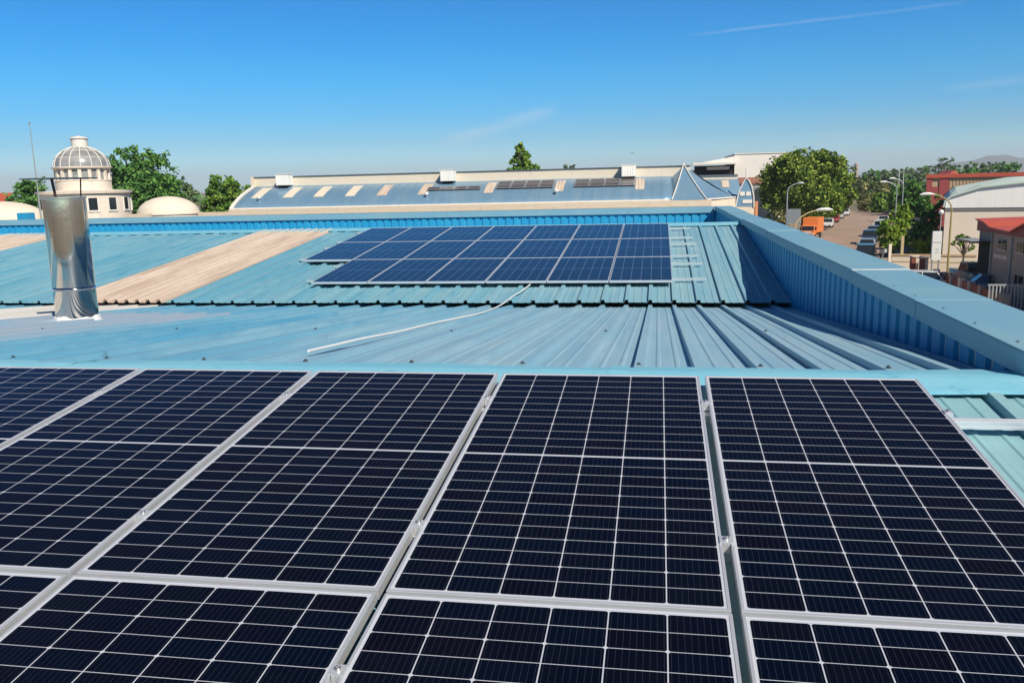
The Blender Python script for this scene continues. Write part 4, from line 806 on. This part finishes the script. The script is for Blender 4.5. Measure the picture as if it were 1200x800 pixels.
# white vaults beside it
def vault(u0, u1, vb, vt, y, lab):
    a_, b_ = at(u0, vb, y), at(u1, vb, y); c = (a_ + b_) / 2; rx = (b_.x - a_.x) / 2 / 1.06; h = at((u0 + u1) / 2, vt, y + rx).z - c.z
    root = thing('domed_shed', lab, 'building', (at((u0 + u1) / 2, vb, y + rx).x, y + rx, G), 0, 'white shell roofs beside the dome'); zb_ = c.z - G
    m_ = MB(); m_.lathe([(rx * math.cos(R(t * 90 / 14)), zb_ + h * math.sin(R(t * 90 / 14))) for t in range(15)], 48); m_.build('shell', M['shell'], root, smooth=True)
    m_ = MB(); m_.lathe([(rx + .02, -.3), (rx + .02, zb_ - .004), (rx + .12, zb_ - .003), (rx + .12, zb_ + .12), (rx - .05, zb_ + .13)], 48); m_.build('ring_wall', M['plaster'], root)
    return root
v1 = vault(163, 233, 252, 230, 66, 'small white shell dome right of the domed pavilion')
vault(-45, 52, 262, 236, 64, 'wide white shell dome at the left edge, behind the flue')
b = MB(); q = at(20, 256, 60); b.box(q.x, q.x + 1.1, 60, 60.8, G, q.z + .45); tag(b.build('roof_cabinet', M['wall_blue'], bevel=.03), 'low blue box in front of the wide white shell dome', 'cabinet')
b = MB(); p0, p1 = at(-30, 229, 120), at(8, 229, 120); b.prism([(p0.x, 120, p0.z - 1.2), (p1.x, 120, p0.z - 1.2), (p1.x - 1.5, 123, p0.z + .3), (p0.x, 123, p0.z + .3)], (0, .05, -.2)); hs = thing('red_roofed_house', 'house with a red roof peeping in at the far left edge', 'house', (p0.x, 121, G))
o = b.build('roof', M['red_roof'], hs); o.matrix_parent_inverse = Matrix.Translation((-p0.x, -121, -G)); b = MB(); b.box(p0.x, p1.x - .3, 120.5, 127, G, p0.z - 1.3); o = b.build('wall', M['white_paint'], hs); o.matrix_parent_inverse = Matrix.Translation((-p0.x, -121, -G))
m_ = MB(); q = at(47, 245, 68); t_ = at(37, 145, 68); m_.tube([(q.x, 68, G), (q.x, 68, q.z), (q.x, 68, t_.z)], [.12, .07, .035], 8); m_.lathe([(0, 0), (.12, 0), (.12, .12), (0, .16)], 8, (q.x, 68, t_.z))
tag(m_.build('antenna_mast', M['lamp_grey']), 'tall thin grey mast left of the dome', 'mast')
b = MB()
for y, u0, u1, vv in ((58, 150, 175, 251), (58, 232, 276, 249)):
    a_, b_ = at(u0, vv, y), at(u1, vv, y); b.box(a_.x, b_.x, y, y + .3, G, a_.z)
tag(b.build('low_wall', M['cream_dirty']), 'low stained cream wall linking the small white dome to the long blue roof', 'wall')

# ------------------------------------------------------------------ right hand side
def group_at(root, x, y): 
    inv = Matrix.Translation((-x, -y, -G))
    def f(o): o.parent = root; o.matrix_parent_inverse = inv; return o
    return f
class Frame:
    """a vertical facade plane through (x, y), turned by rz about z; px(u, v) gives local x and height above the street"""
    def __init__(f, x, y, rz): f.o = Vector((x, y, G)); f.ax = Vector((math.cos(rz), math.sin(rz), 0)); f.n = Vector((-math.sin(rz), math.cos(rz), 0)); f.rz = rz
    def px(f, u, v, dy=0.0):
        d = ray(u, v); t_ = (f.o + f.n * dy - CAM).dot(f.n) / d.dot(f.n); q = CAM + d * t_ - f.o; return q.dot(f.ax), q.z
c0 = at(1104, 300, 84.0); F = Frame(c0.x, 84.0, R(-17))
hall = thing('white_hall', 'cream walled hall with white ribbed upper facade and pale green roof', 'building', F.o, F.rz)
hz = F.px(1150, 243.5)[1]; HX = 16.0
ta, tb = F.px(1112, 225), F.px(1200, 209)
def topz(x): return ta[1] + (x - ta[0]) * (tb[1] - ta[1]) / (tb[0] - ta[0])
b = MB(); b.box(0, HX, 0, 26, -.3, hz); b.build('wall', M['hall_cream'], hall)
fp_ = [(-.02, hz + .02)] + [(.02 + .9 * (1 - math.cos(t_ * math.pi / 12)), hz + .35 + .95 * math.sin(t_ * math.pi / 12)) for t_ in range(0, 7)]
w1, w2 = F.px(1150, 219), F.px(1200, 213.5)
b = MB(); b.prism([Vector((x, -.12, z)) for x, z in fp_] + [Vector((w1[0], -.12, w1[1])), Vector((w2[0], -.12, w2[1])), Vector((HX, -.12, w2[1] + .3)), Vector((HX, -.12, hz + .02))], (0, .11, 0)); b.build('upper_facade', M['white_sheet'], hall)
b = MB(); x = .3
while x < 9:
    zt_ = hz + .9 if x < 1.0 else (fp_[-1][1] + (x - fp_[-1][0]) * (w1[1] - fp_[-1][1]) / (w1[0] - fp_[-1][0]) if x < w1[0] else w1[1] + (x - w1[0]) * (w2[1] - w1[1]) / (w2[0] - w1[0])); b.box(x, x + .06, -.1245, -.1205, hz + .06, zt_ - .04); x += .30
o = b.build('facade_rib', M['white_sheet'], hall); o['kind'] = 'stuff'
b = MB(); b.box(-.05, HX, -.2, -.125, hz - .06, hz + .015); b.build('facade_trim', M['cap_plate'], hall)
rf = [(-.2, hz + .1), (-.1, hz + .7), (.35, hz + 1.15), (fp_[-1][0], fp_[-1][1] + .06), (w1[0], w1[1] + .05), (w2[0], w2[1] + .05), (HX, w2[1] + .35)]; bk_ = [(-.2, hz + .1), (-.1, hz + .7), (.35, hz + 1.25), (fp_[-1][0], topz(fp_[-1][0])), (w1[0], topz(w1[0])), (w2[0], topz(w2[0])), (HX, topz(w2[0]) + .3)]
b = MB(); b.v = [(x, -.35, z) for x, z in rf] + [(x, 12, z) for x, z in bk_] + [(x, 26, z) for x, z in bk_]; n = len(rf); b.f = [(j_ * n + i, j_ * n + i + 1, (j_ + 1) * n + i + 1, (j_ + 1) * n + i) for j_ in range(2) for i in range(n - 1)]
b.build('roof', M['pale_green'], hall, recalc=False, solid=.12)
# red and tan long building behind
c0 = at(1086, 215, 125.0); F = Frame(c0.x, 125.0, R(-17))
rl = thing('red_tan_warehouse', 'long warehouse with tan ribbed walls, red corner panels and red roof edge', 'building', F.o, F.rz)
zt_, zr = F.px(1150, 207.5)[1], F.px(1150, 203)[1]; LXw = F.px(1260, 205)[0]
b = MB(); b.box(0, LXw, 0, 18, -.3, zt_); b.build('wall', M['tan_sheet'], rl)
b = MB(); b.box(-.1, LXw, -.3, 18, zt_ + .004, zr); b.build('roof', M['red_roof'], rl)
for u0, u1 in ((1086, 1092.5), (1101, 1112)):
    b = MB(); b.box(F.px(u0, 215)[0], F.px(u1, 215)[0], -.15, -.004, 0, zt_); b.build('corner_panel', M['red_paint'], rl)
b = MB(); b.box(F.px(1086, 215)[0], F.px(1100, 215)[0], -.12, -.006, 3.0, F.px(1090, 219)[1]); b.build('lower_panel', M['red_paint'], rl)
b = MB(); x = F.px(1113, 215)[0]
while x < LXw: b.box(x, x + .14, -.06, -.003, 0, zt_ - .02); x += .42
o = b.build('wall_rib', M['tan_sheet'], rl); o['kind'] = 'stuff'
b = MB(); b.box(F.px(1117, 212)[0], F.px(1138, 212)[0], -.9, -.1, F.px(1120, 220)[1], F.px(1120, 218.5)[1]); b.build('canopy', M['cap_plate'], rl)
q = at(1118, 202, 150); dsh = thing('red_house', 'small house with a red roof and white dish above the warehouse roof', 'house', (q.x, 150, G))
b = MB(); b.prism([(-.8, 0, q.z - G - .25), (.8, 0, q.z - G - .25), (0, 0, q.z - G + .35)], (0, 6, 0)); b.build('roof', M['red_roof'], dsh); b = MB(); b.box(-.7, .7, .3, 6, 0, q.z - G - .27); b.build('wall', M['white_paint'], dsh)
b = MB(); b.lathe([(0, 0), (.4, .12), (.55, .3)], 16, (.5, -.6, q.z - G - .55)); b.build('dish', M['lamp_white'], dsh, smooth=True)
# red roofed workshop: its long shaded side faces the street and runs towards us
c0 = at(1146, 300, 62.0); F = Frame(c0.x, 62.0, R(-90))
rb_ = thing('red_roofed_workshop', 'two storey grey workshop with folded red metal roof and a dark entrance canopy', 'building', F.o, F.rz)
wh = F.px(1150, 270.5)[1]; LX = 22.0
b = MB(); b.box(0, LX, 0, 14, -.3, wh); b.build('wall', M['grey_wall'], rb_)
zz_ = [F.px(u, v) for u, v in ((1145.5, 254.5), (1157, 259), (1165, 266), (1188, 270), (1201, 263))]; st_ = zz_[4][0] - zz_[2][0]
zlo, zhi = zz_[3][1] - .05, zz_[1][1]
zz_ = [(-.15, zhi + .12), (zz_[1][0], zhi), (zz_[2][0], zlo + .1), (zz_[3][0], zlo), (zz_[3][0] + 2.2, zhi + .2), (zz_[3][0] + 4.4, zlo), (zz_[3][0] + 6.6, zhi + .2), (LX, zlo)]
b = MB(); b.prism([(-.15, -.15, wh + .01)] + [(x, -.15, z - .05) for x, z in zz_] + [(LX, -.15, wh + .01)], (0, .14, 0)); b.prism([(-.2, 0, wh + .01), (-.2, 14, wh + .01), (-.2, 14, zhi), (-.2, 0, zhi)], (.15, 0, 0)); b.build('fascia', M['red_dark'], rb_)
b = MB(); b.v = [(x, y, z + (.35 if y > 1 else 0)) for y in (-.3, 14) for x, z in zz_]; n = len(zz_); b.f = [(i, i + 1, n + i + 1, n + i) for i in range(n - 1)]; b.build('roof', M['red_roof'], rb_, recalc=False, solid=.1)
e0, e1 = F.px(1147, 300)[0], F.px(1160, 300)[0]; ez = F.px(1158, 284)[1]
b = MB(); b.box(-.9, e1 + .3, -1.3, -.003, ez, ez + .14); b.build('canopy', M['car_black'], rb_)
b = MB(); b.box(e0, e1, -.06, -.004, 0, ez - .02); b.build('entrance', M['black'], rb_)
for u in (1162, 1185.5): x = F.px(u, 300)[0]; b = MB(); b.box(x - .06, x + .06, -.12, -.003, 0, wh); b.build('downpipe', M['lamp_grey'], rb_)
for u0, u1, v0, v1 in ((1171, 1179, 280, 293), (1192.5, 1200, 284, 297), (1190, 1198, 322, 335)):
    (x0, z1_), (x1, z0_) = F.px(u0, v0), F.px(u1, v1)
    b = MB(); b.box(x0, x1, -.05, -.004, z0_, z1_); o = b.build('window', M['glass_dark'], rb_); b = MB(); b.box(x0 - .06, x1 + .06, -.09, -.003, z0_ - .08, z0_ - .004); b.box((x0 + x1) / 2 - .02, (x0 + x1) / 2 + .02, -.07, -.052, z0_, z1_); b.build('window_frame', M['plaster'], o)
(x0, z1_), (x1, z0_) = F.px(1166, 297), F.px(1181, 305)
b = MB(); b.box(x0, x1, -.06, -.004, z0_, z1_); o = b.build('wall_sign', M['plaster'], rb_); b = MB(); b.box(x0 + (x1 - x0) * .15, x0 + (x1 - x0) * .6, -.066, -.0605, z0_ + .12, z1_ - .12); b.build('sign_print', M['green_ink'], o)
# cream boundary wall
c0 = at(1045, 305, 76.0); F = Frame(c0.x, 76.0, R(-17))
bw = thing('boundary_wall', 'low cream boundary wall with brown coping in front of the white hall', 'wall', F.o, F.rz); wx = F.px(1144, 305)[0]; wt_ = F.px(1080, 300)[1]
b = MB(); b.box(0, wx, 0, .3, -.3, wt_); b.build('wall', M['hall_cream'], bw); b = MB(); b.box(-.05, wx, -.06, .36, wt_ + .003, wt_ + .14); b.build('coping', M['tan_sheet'], bw)
b = MB(); b.box(0, wx, -.02, -.003, wt_ - .55, wt_ - .48); b.build('ledge', M['tan_sheet'], bw)
# brick gate pillars and fence
for i, (u, v, h, lab) in enumerate(((1070, 329, 1.95, 'red brick gate pillar, left one beside the white sign'), (1081, 331, 1.95, 'red brick gate pillar, right one beside the white sign'))):
    q = gp(u, v); p_ = thing('gate_pillar', lab, 'pillar', (q.x, q.y, G), R(-17), 'brick gate pillars'); b = MB(); b.box(-.32, .32, -.32, .32, -.2, h); b.build('shaft', M['brick'], p_); b = MB(); b.box(-.37, .37, -.37, .37, h + .002, h + .1); b.build('cap', M['hall_cream'], p_)
    b = MB(); b.box(.12, .33, -.335, -.321, .05, h - .05); b.build('pale_band', M['hall_cream'], p_)
fa, fb = gp(1096, 338), gp(1176, 372)
fn = thing('street_fence', 'low fence of plastered posts with brown red infill before the workshop yard', 'fence', (fa.x, fa.y, G)); dv_ = (fb - fa); L = dv_.length; fn.rotation_euler = (0, 0, math.atan2(dv_.y, dv_.x))
b = MB(); b.box(0, L, -.1, .1, -.2, .55); b.build('plinth', M['grey_wall'], fn)
for i in range(8): b = MB(); b.box(i * L / 7 - .2, i * L / 7 + .2, -.2, .2, -.2, 1.45); b.build('post', M['grey_wall'] if i % 3 else M['hall_cream'], fn)
for i in range(7): b = MB(); b.box(i * L / 7 + .22, (i + 1) * L / 7 - .22, -.04, .04, .56, 1.30); b.build('infill', M['brick'], fn)
q = gp(1190, 372); gt = thing('yard_gate', 'pale metal yard gate at the right edge of the photo', 'gate', (q.x - 1.6, q.y, G)); b = MB()
for i in range(16): b.box(i * .2, i * .2 + .07, -.03, .03, .1, 1.9)
b.build('bars', M['lamp_grey'], gt); b = MB(); b.box(-.05, 3.2, -.04, .04, 1.9, 2.0); b.build('top_rail', M['lamp_grey'], gt); b = MB(); b.box(-.05, 3.2, -.04, .04, .02, .1); b.build('bottom_rail', M['lamp_grey'], gt)
# white totem sign
q = gp(1095, 333); ty = q.y; tl = at(1091, 300, ty).x - q.x; tr_ = at(1102, 300, ty).x - q.x; tt, tb_ = at(1096, 271, ty).z - G, at(1096, 305, ty).z - G
sg = thing('sign_totem', 'tall white sign board on poles with faint grey lines, beside the gate pillars', 'sign', (q.x, ty, G)); b = MB(); b.box(tl, tr_, -.12, .12, tb_, tt); b.build('board', M['lamp_white'], sg, bevel=.02)
b = MB(); b.tube([(tl + .1, 0, -.2), (tl + .1, 0, tb_)], .06, 8); b.tube([(tr_ - .1, 0, -.2), (tr_ - .1, 0, tb_)], .06, 8); b.build('pole', M['lamp_grey'], sg)
for fz in (.38, .62, .72):
    b = MB(); z = tt + (tb_ - tt) * fz; b.box(tl + .05 + (.2 if fz > .5 else 0), tr_ - .05 - (.15 if fz > .5 else 0), -.126, -.1205, z - .04, z + .04); b.build('print_line', M['grey_ink'], sg)
# street lamps
def lamp(label, base, h, reach, ang, mp, hm, head=.75, group='curved street lamps', globe=False):
    t_ = thing('street_lamp', label, 'street lamp', base, ang, group); b = MB()
    if globe:
        b.tube([(0, 0, -.2), (0, 0, h)], [.06, .045], 8); b.build('pole', mp, t_, smooth=True); b = MB(); b.lathe([(0, h), (.14, h + .05), (.24, h + .25), (.14, h + .45), (0, h + .5)], 16); b.build('lamp_head', hm, t_, smooth=True); return t_
    arc = [(0, 0, -.2), (0, 0, h * .55), (0, 0, h - reach * .75)] + [(reach * (1 - math.cos(R(a_))), 0, h - reach * .75 + reach * .7 * math.sin(R(a_))) for a_ in (20, 40, 60, 80)]
    b.tube(arc, [.09, .075, .06, .055, .05, .045, .04], 8); b.build('pole', mp, t_, smooth=True)
    b = MB(); e = arc[-1]; n = 8
    b.tube([(e[0] - .1, 0, e[2]), (e[0] + head * .3, 0, e[2] + .05), (e[0] + head * .8, 0, e[2] + .04), (e[0] + head * 1.1, 0, e[2])], [.05, .115, .12, .04], 10); o = b.build('lamp_head', hm, t_, smooth=True); return t_
def lamp_px(label, y, up, vp_, uh, vh, mp, hm, **k):
    p_ = at(up, vp_, y); hd = at(uh, vh, y); rc = abs(hd.x - p_.x); head = min(.9, rc * .45); reach = (rc - head * .6) / .83
    h = hd.z - G + .06 * reach; lamp(label, (p_.x, y, G), h, reach, 0 if hd.x > p_.x else math.pi, mp, hm, head=head, **k)
lamp_px('tall grey curved lamp rising beside the grey sign, in front of the huge tree', 84, 921.5, 262, 939, 215, M['lamp_grey'], M['lamp_grey'])
lamp_px('near curved lamp with a big white head, arching over the orange truck', 58, 931, 272, 968, 246, M['pipe_tan'], M['lamp_white'])
lamp_px('curved lamp by the right kerb with white head, nearer of the pair', 104, 1049.5, 250, 1035, 213.5, M['lamp_grey'], M['lamp_white'])
lamp_px('curved lamp by the right kerb with white head, farther of the pair', 118, 1057, 245, 1045, 209.5, M['lamp_grey'], M['lamp_white'])
lamp_px('tall ochre curved lamp with white head in front of the white hall', 66, 1111.5, 300, 1085, 228, M['lamp_yellow'], M['lamp_white'])
q = at(1103, 250, 78); lamp('slim post with a white globe beside the corner of the white hall', (q.x, 78, G), at(1103, 252, 78).z - G, 0, 0, M['lamp_grey'], M['lamp_white'], globe=True)
for u, v0, lab in ((1077, 277, 'tan concrete post on the boundary wall'), ): 
    pass
q = at(1057.5, 290, 78); b = MB(); b.box(q.x - .12, q.x + .12, 78, 78.2, G, at(1057, 277, 78).z); tag(b.build('concrete_post', M['pipe_tan']), 'short yellow concrete post in front of the lime green bush', 'post')
q = at(1043.5, 290, 78); b = MB(); b.box(q.x - .12, q.x + .12, 78, 78.2, G, at(1043, 286, 78).z); tag(b.build('concrete_post', M['hall_cream']), 'short pale concrete post at the left end of the cream wall', 'post')
# grey street sign seen from behind
q = at(930, 252, 80); sg2 = thing('street_sign', 'plain grey sign board on two poles beside the tall curved lamp', 'sign', (q.x, 80, G)); z0_, z1_ = at(930, 262, 80).z - G, at(930, 245, 80).z - G; hw = (at(938.5, 252, 80).x - at(922, 252, 80).x) / 2
b = MB(); b.box(-hw, hw, -.03, .03, z0_, z1_); b.build('board', M['sign_grey'], sg2, bevel=.01)
for sx in (-1, 1): b = MB(); b.tube([(sx * hw * .85, .07, -.2), (sx * hw * .85, .07, z1_ - .1)], .045, 8); b.build('pole', M['lamp_grey'], sg2)
q = at(938, 265, 78); 
# far pale tower and thin masts on the horizon
q = at(1003.5, 205, 520); tw = thing('water_tower', 'pale round tower on the horizon right of the huge tree', 'tower', (q.x, 520, G)); zt_ = at(1003.5, 192.5, 520).z - G; hw = at(1006, 200, 520).x - at(1001, 200, 520).x
b = MB(); b.lathe([(hw * .36, 0), (hw * .36, zt_ * .55), (hw * .5, zt_ * .62), (hw * .5, zt_), (0, zt_ + .4)], 20); b.build('shaft', M['grey_wall'], tw, smooth=True); b = MB(); b.lathe([(hw * .52, zt_ * .93), (hw * .55, zt_), (hw * .3, zt_ + .8)], 20); b.build('rim', M['grey_wall'], tw, smooth=True)
for u, vt, lab in ((1054, 195, 'thin white mast on the right skyline, taller left one'), (1059, 197, 'thin white mast on the right skyline, right one')):
    q = at(u, 205, 240); t_ = at(u, vt, 240); b = MB(); b.tube([(q.x, 240, G), (q.x, 240, t_.z)], [.10, .06], 6); tag(b.build('mast', M['lamp_white']), lab, 'mast', 'thin masts on the skyline')

# ------------------------------------------------------------------ vehicles
CAR = dict(hatch=(3.9, 1.72, 1.48, .62, .95), saloon=(4.4, 1.76, 1.44, .66, .93), suv=(4.4, 1.82, 1.75, .78, 1.08), van=(4.5, 1.85, 1.95, .8, 1.15), pickup=(4.9, 1.8, 1.75, .8, 1.08))
def make_car(label, paint_, loc, heading, kind='hatch', group='cars parked along the street', name='parked_car', cat='car'):
    L, W, H, hood, belt = CAR[kind]; root = thing(name, label, cat, loc, heading, group); f = -L / 2; hw = W / 2
    ends = dict(hatch=(.30, .42, .93, 1.0), saloon=(.30, .44, .72, .86), suv=(.29, .38, .94, 1.0), van=(.14, .26, .97, 1.0), pickup=(.30, .38, .58, .62))[kind]
    # body: stations along the length (front at -y), eight point sections
    st = [(0, .80, .38, hood * .80), (.03, .93, .26, hood), (.10, .98, .22, hood * 1.07), (.27, 1.0, .20, belt * .97), (.5, 1.0, .20, belt), (.78, 1.0, .21, belt * 1.01), (.95, .97, .26, belt * (1 if kind != 'saloon' else .98)), (1.0, .88, .36, belt * .9)]
    b = MB(); 
    for t, wf, zb_, zt_ in st:
        y = f + t * L; w_ = hw * wf; b.v += [(-w_ * .90, y, zb_), (w_ * .90, y, zb_), (w_, y, zb_ + .14), (w_, y, zt_ - .16), (w_ * .90, y, zt_), (-w_ * .90, y, zt_), (-w_, y, zt_ - .16), (-w_, y, zb_ + .14)]
    b.f += [(i * 8 + k, i * 8 + (k + 1) % 8, (i + 1) * 8 + (k + 1) % 8, (i + 1) * 8 + k) for i in range(len(st) - 1) for k in range(8)] + [tuple(range(8))[::-1], tuple(range((len(st) - 1) * 8, len(st) * 8))]
    b.build('body', paint_, root, smooth=True)
    a0, a1, a2, a3 = [f + e * L for e in ends]; rw = hw * .80; bw_ = hw * .93; zr_ = H - .05; zb_ = belt - .06
    g = MB(); g.add([(-bw_, a0, zb_), (bw_, a0, zb_), (bw_, a3, zb_), (-bw_, a3, zb_), (-rw, a1, zr_), (rw, a1, zr_), (rw, a2, zr_), (-rw, a2, zr_)], [(0, 1, 5, 4), (1, 2, 6, 5), (2, 3, 7, 6), (3, 0, 4, 7), (4, 5, 6, 7)]); g.build('windows', M['glass_dark'], root)
    r_ = MB(); r_.prism([(-rw - .02, a1 - .03, zr_ + .003), (rw + .02, a1 - .03, zr_ + .003), (rw + .02, a2 + .03, zr_ + .003), (-rw - .02, a2 + .03, zr_ + .003)], (0, 0, .05))
    for sx in (-1, 1):
        for ya, yb in ((a0, a1), (a3, a2), ((a0 + a3) / 2, (a1 + a2) / 2)): r_.tube([(sx * (bw_ + .005), ya, zb_), (sx * (rw + .005), yb, zr_ + .02)], .04, 6)
    r_.build('roof', paint_, root, bevel=.015)
    for sx in (-1, 1):
        for t in (.18, .80):
            wl_ = MB(); rr_ = .31 if kind in ('hatch', 'saloon') else .36; wl_.lathe([(rr_ * .55, -.10), (rr_ * .92, -.11), (rr_, -.07), (rr_, .07), (rr_ * .92, .11), (rr_ * .55, .10)], 18)
            o = wl_.build('wheel', M['tyre'], root, smooth=True); o.location = (sx * (hw - .10), f + t * L, rr_); o.rotation_euler = (0, math.pi / 2, 0)
            rm = MB(); rm.lathe([(0, -.06 ), (rr_ * .56, -.085), (rr_ * .58, .085), (0, .06)], 14); rm.build('rim', M['rim'], o, smooth=True)
        h_ = MB(); h_.box(sx * hw * .62 - .17, sx * hw * .62 + .17, f + .005, f + .14, hood * .68, hood * .92); h_.build('headlight', M['headlight'], root, bevel=.03)
        h_ = MB(); h_.box(sx * hw * .72 - .13, sx * hw * .72 + .13, -f - .12, -f + .012, belt * .62, belt * .86); h_.build('tail_light', M['tail'], root, bevel=.02)
        mi = MB(); mi.box(sx * (hw + .08) - .09, sx * (hw + .08) + .09, a0 + .1, a0 + .2, belt - .02, belt + .14); mi.build('mirror', paint_, root, bevel=.03)
    gr_ = MB(); gr_.box(-hw * .36, hw * .36, f - .005, f + .08, hood * .45, hood * .74); gr_.build('grille', M['black'], root)
    pl = MB(); pl.box(-.24, .24, f - .014, f - .006, .36, .46); pl.build('number_plate', M['lamp_white'], root)
    return root
HD = math.atan2(SD.y, SD.x) - math.pi / 2
right = [(1018, 309, 'black jeep like car, nearest in the row at the right kerb', 'car_black', 'suv'), (1019, 296, 'silver car behind the black jeep at the right kerb', 'car_silver', 'saloon'), (1022, 287, 'dark blue car third from the front in the right kerb row', 'car_blue', 'suv'),
         (1026.5, 278, 'dark grey car behind the blue one in the right kerb row', 'car_grey', 'hatch'), (1033, 270.5, 'white car in front of its white twin, right kerb row', 'car_white', 'hatch'), (1037.5, 263, 'white car with wine coloured neighbour behind it, right kerb row', 'car_white', 'saloon'), (1043, 256.5, 'wine red car near the far end of the right kerb row', 'car_wine', 'hatch'), (1049, 251, 'blue grey car furthest away in the right kerb row', 'car_blue', 'suv')]
for u, v, lab, c_, kd in right:
    q = gp(u, v); make_car(lab, M[c_], (q.x, q.y + 1.5, G), -HD * 0 + HD, kd)
left = [(972, 267, 'white and green car just behind the orange truck', 'car_white', 'hatch'), (968, 262.5, 'dark green car tucked beside the orange truck', 'car_green', 'suv'), (979, 261, 'red car third behind the orange truck', 'car_red', 'hatch'), (984.5, 256.5, 'pale silver car parked behind the red one', 'car_silver', 'van'), (992, 253, 'bright white car farthest in the left row, under the huge tree', 'car_white', 'hatch')]
for u, v, lab, c_, kd in left:
    q = gp(u, v); make_car(lab, M[c_], (q.x, q.y + 1.5, G), HD, kd)
q = gp(1092, 341); make_car('white car half hidden behind the blue parapet near the gate pillars', M['car_white'], (q.x, q.y, G), R(70), 'hatch', 'cars in the workshop yard')
q = gp(1139, 333, G + .1); make_car('pale grey green pickup in the shaded yard in front of the workshop', M['car_teal'], (q.x, q.y, G + .1), R(8), 'pickup', 'cars in the workshop yard')
q = gp(1166, 345, G + .1); make_car('dark grey green car right of the pickup in the shaded yard', M['car_teal'], (q.x, q.y, G + .1), R(80), 'saloon', 'cars in the workshop yard')
q = gp(1074, 262, G); make_car('dark car in the shade left of the white hall', M['car_grey'], (q.x, q.y, G), R(20), 'suv', 'cars in the workshop yard')
# orange box truck
q = gp(946, 280.5); tk = thing('box_truck', 'orange box truck facing us on the left side of the street', 'truck', (q.x, q.y, G), HD - R(6)); 
tk.scale = (.86, .86, .86)
b = MB(); b.prism([(-1.05, 0, .55), (-1.05, 0, 1.35), (-1.05, .25, 2.2), (-1.05, 1.7, 2.25), (-1.05, 1.7, .55)], (2.1, 0, 0)); b.build('cab', M['orange'], tk, bevel=.06)
b = MB(); b.box(-1.2, 1.2, 1.85, 6.6, .95, 3.35); b.build('cargo_box', M['orange'], tk, bevel=.04)
b = MB(); b.prism([(-.95, .025, 1.42), (.95, .025, 1.42), (.92, .22, 2.08), (-.92, .22, 2.08)], (0, -.03, .008)); b.build('windscreen', M['glass_dark'], tk)
for sx in (-1, 1):
    b = MB(); b.prism([(sx * 1.055, .25, 1.45), (sx * 1.055, .42, 2.05), (sx * 1.055, 1.25, 2.05), (sx * 1.055, 1.25, 1.45)], (sx * .012, 0, 0)); b.build('side_window', M['glass_dark'], tk)
    b = MB(); b.box(sx * .78 - .17, sx * .78 + .17, -.03, .05, .75, .98); b.build('headlight', M['headlight'], tk, bevel=.02)
    b = MB(); b.box(sx * 1.22 - .1, sx * 1.22 + .1, .1, .2, 1.5, 1.95); b.build('mirror', M['black'], tk)
    for y in (.75, 5.3):
        wl_ = MB(); wl_.lathe([(.25, -.13), (.42, -.13), (.45, -.09), (.45, .09), (.42, .13), (.25, .13)], 18); o = wl_.build('wheel', M['tyre'], tk, smooth=True); o.location = (sx * .95, y, .45); o.rotation_euler = (0, math.pi / 2, 0); rm = MB(); rm.lathe([(0, -.1), (.25, -.1), (.25, .1), (0, .1)], 14); rm.build('rim', M['rim'], o)
b = MB(); b.box(-1.0, 1.0, -.08, .0, .42, .72); b.build('bumper', M['black'], tk, bevel=.02); b = MB(); b.box(-.8, .8, 1.2, 6.4, .5, .9); b.build('chassis', M['black'], tk)
b = MB(); b.box(-.55, .55, -.012, -.003, 1.02, 1.25); b.build('badge_panel', M['white_paint'], tk)
# motorcycle at the kerb
q = gp(1028, 302); mc = thing('motorcycle', 'small motorcycle with pale fairing parked right of the black jeep', 'motorcycle', (q.x + .6, q.y, G), HD + R(25))
for y in (-.65, .65):
    wl_ = MB(); wl_.lathe([(.2, -.05), (.29, -.05), (.31, 0), (.29, .05), (.2, .05)], 16); o = wl_.build('wheel', M['tyre'], mc, smooth=True); o.location = (0, y, .31); o.rotation_euler = (0, math.pi / 2, 0)
b = MB(); b.prism([(-.14, -.55, .45), (-.14, -.45, .95), (-.14, .1, .80), (-.14, .85, .92), (-.14, .7, .55), (-.14, 0, .35)], (.28, 0, 0)); b.build('body', M['car_silver'], mc, bevel=.04)
b = MB(); b.box(-.13, .13, .05, .8, .93, 1.0); b.build('seat', M['black'], mc, bevel=.03); b = MB(); b.tube([(-.35, -.38, 1.08), (0, -.46, 1.02), (.35, -.38, 1.08)], .025, 6); b.build('handlebar', M['black'], mc)
# small bird in the sky above the long hall
q = at(741, 179.5, 70); b = MB(); b.prism([(-.16, 0, 0), (0, 0, -.03), (.16, 0, .02), (.02, .02, .03)], (0, .04, 0)); b.tube([(-.0, -.1, 0), (0, .02, .0), (0, .12, 0)], [.01, .035, .01], 6)
bd = b.build('bird', M['black']); bd.location = q; tag(bd, 'dark bird flying above the right end of the long blue roof', 'bird')

# ------------------------------------------------------------------ air
hz_ = MB(); hz_.box(-9500, 9500, -650, 9500, G - 1.5, 215)
hm_ = bpy.data.materials.new('haze_air'); hm_.use_nodes = True; t = hm_.node_tree; t.nodes.remove(t.nodes['Principled BSDF']); vnode = N('ShaderNodeVolumePrincipled', t); vnode.inputs['Color'].default_value = (0.86, 0.93, 1.0, 1); vnode.inputs['Density'].default_value = 0.00014
t.links.new(vnode.outputs[0], t.nodes['Material Output'].inputs['Volume'])
tag(hz_.build('haze', hm_), kind='stuff')
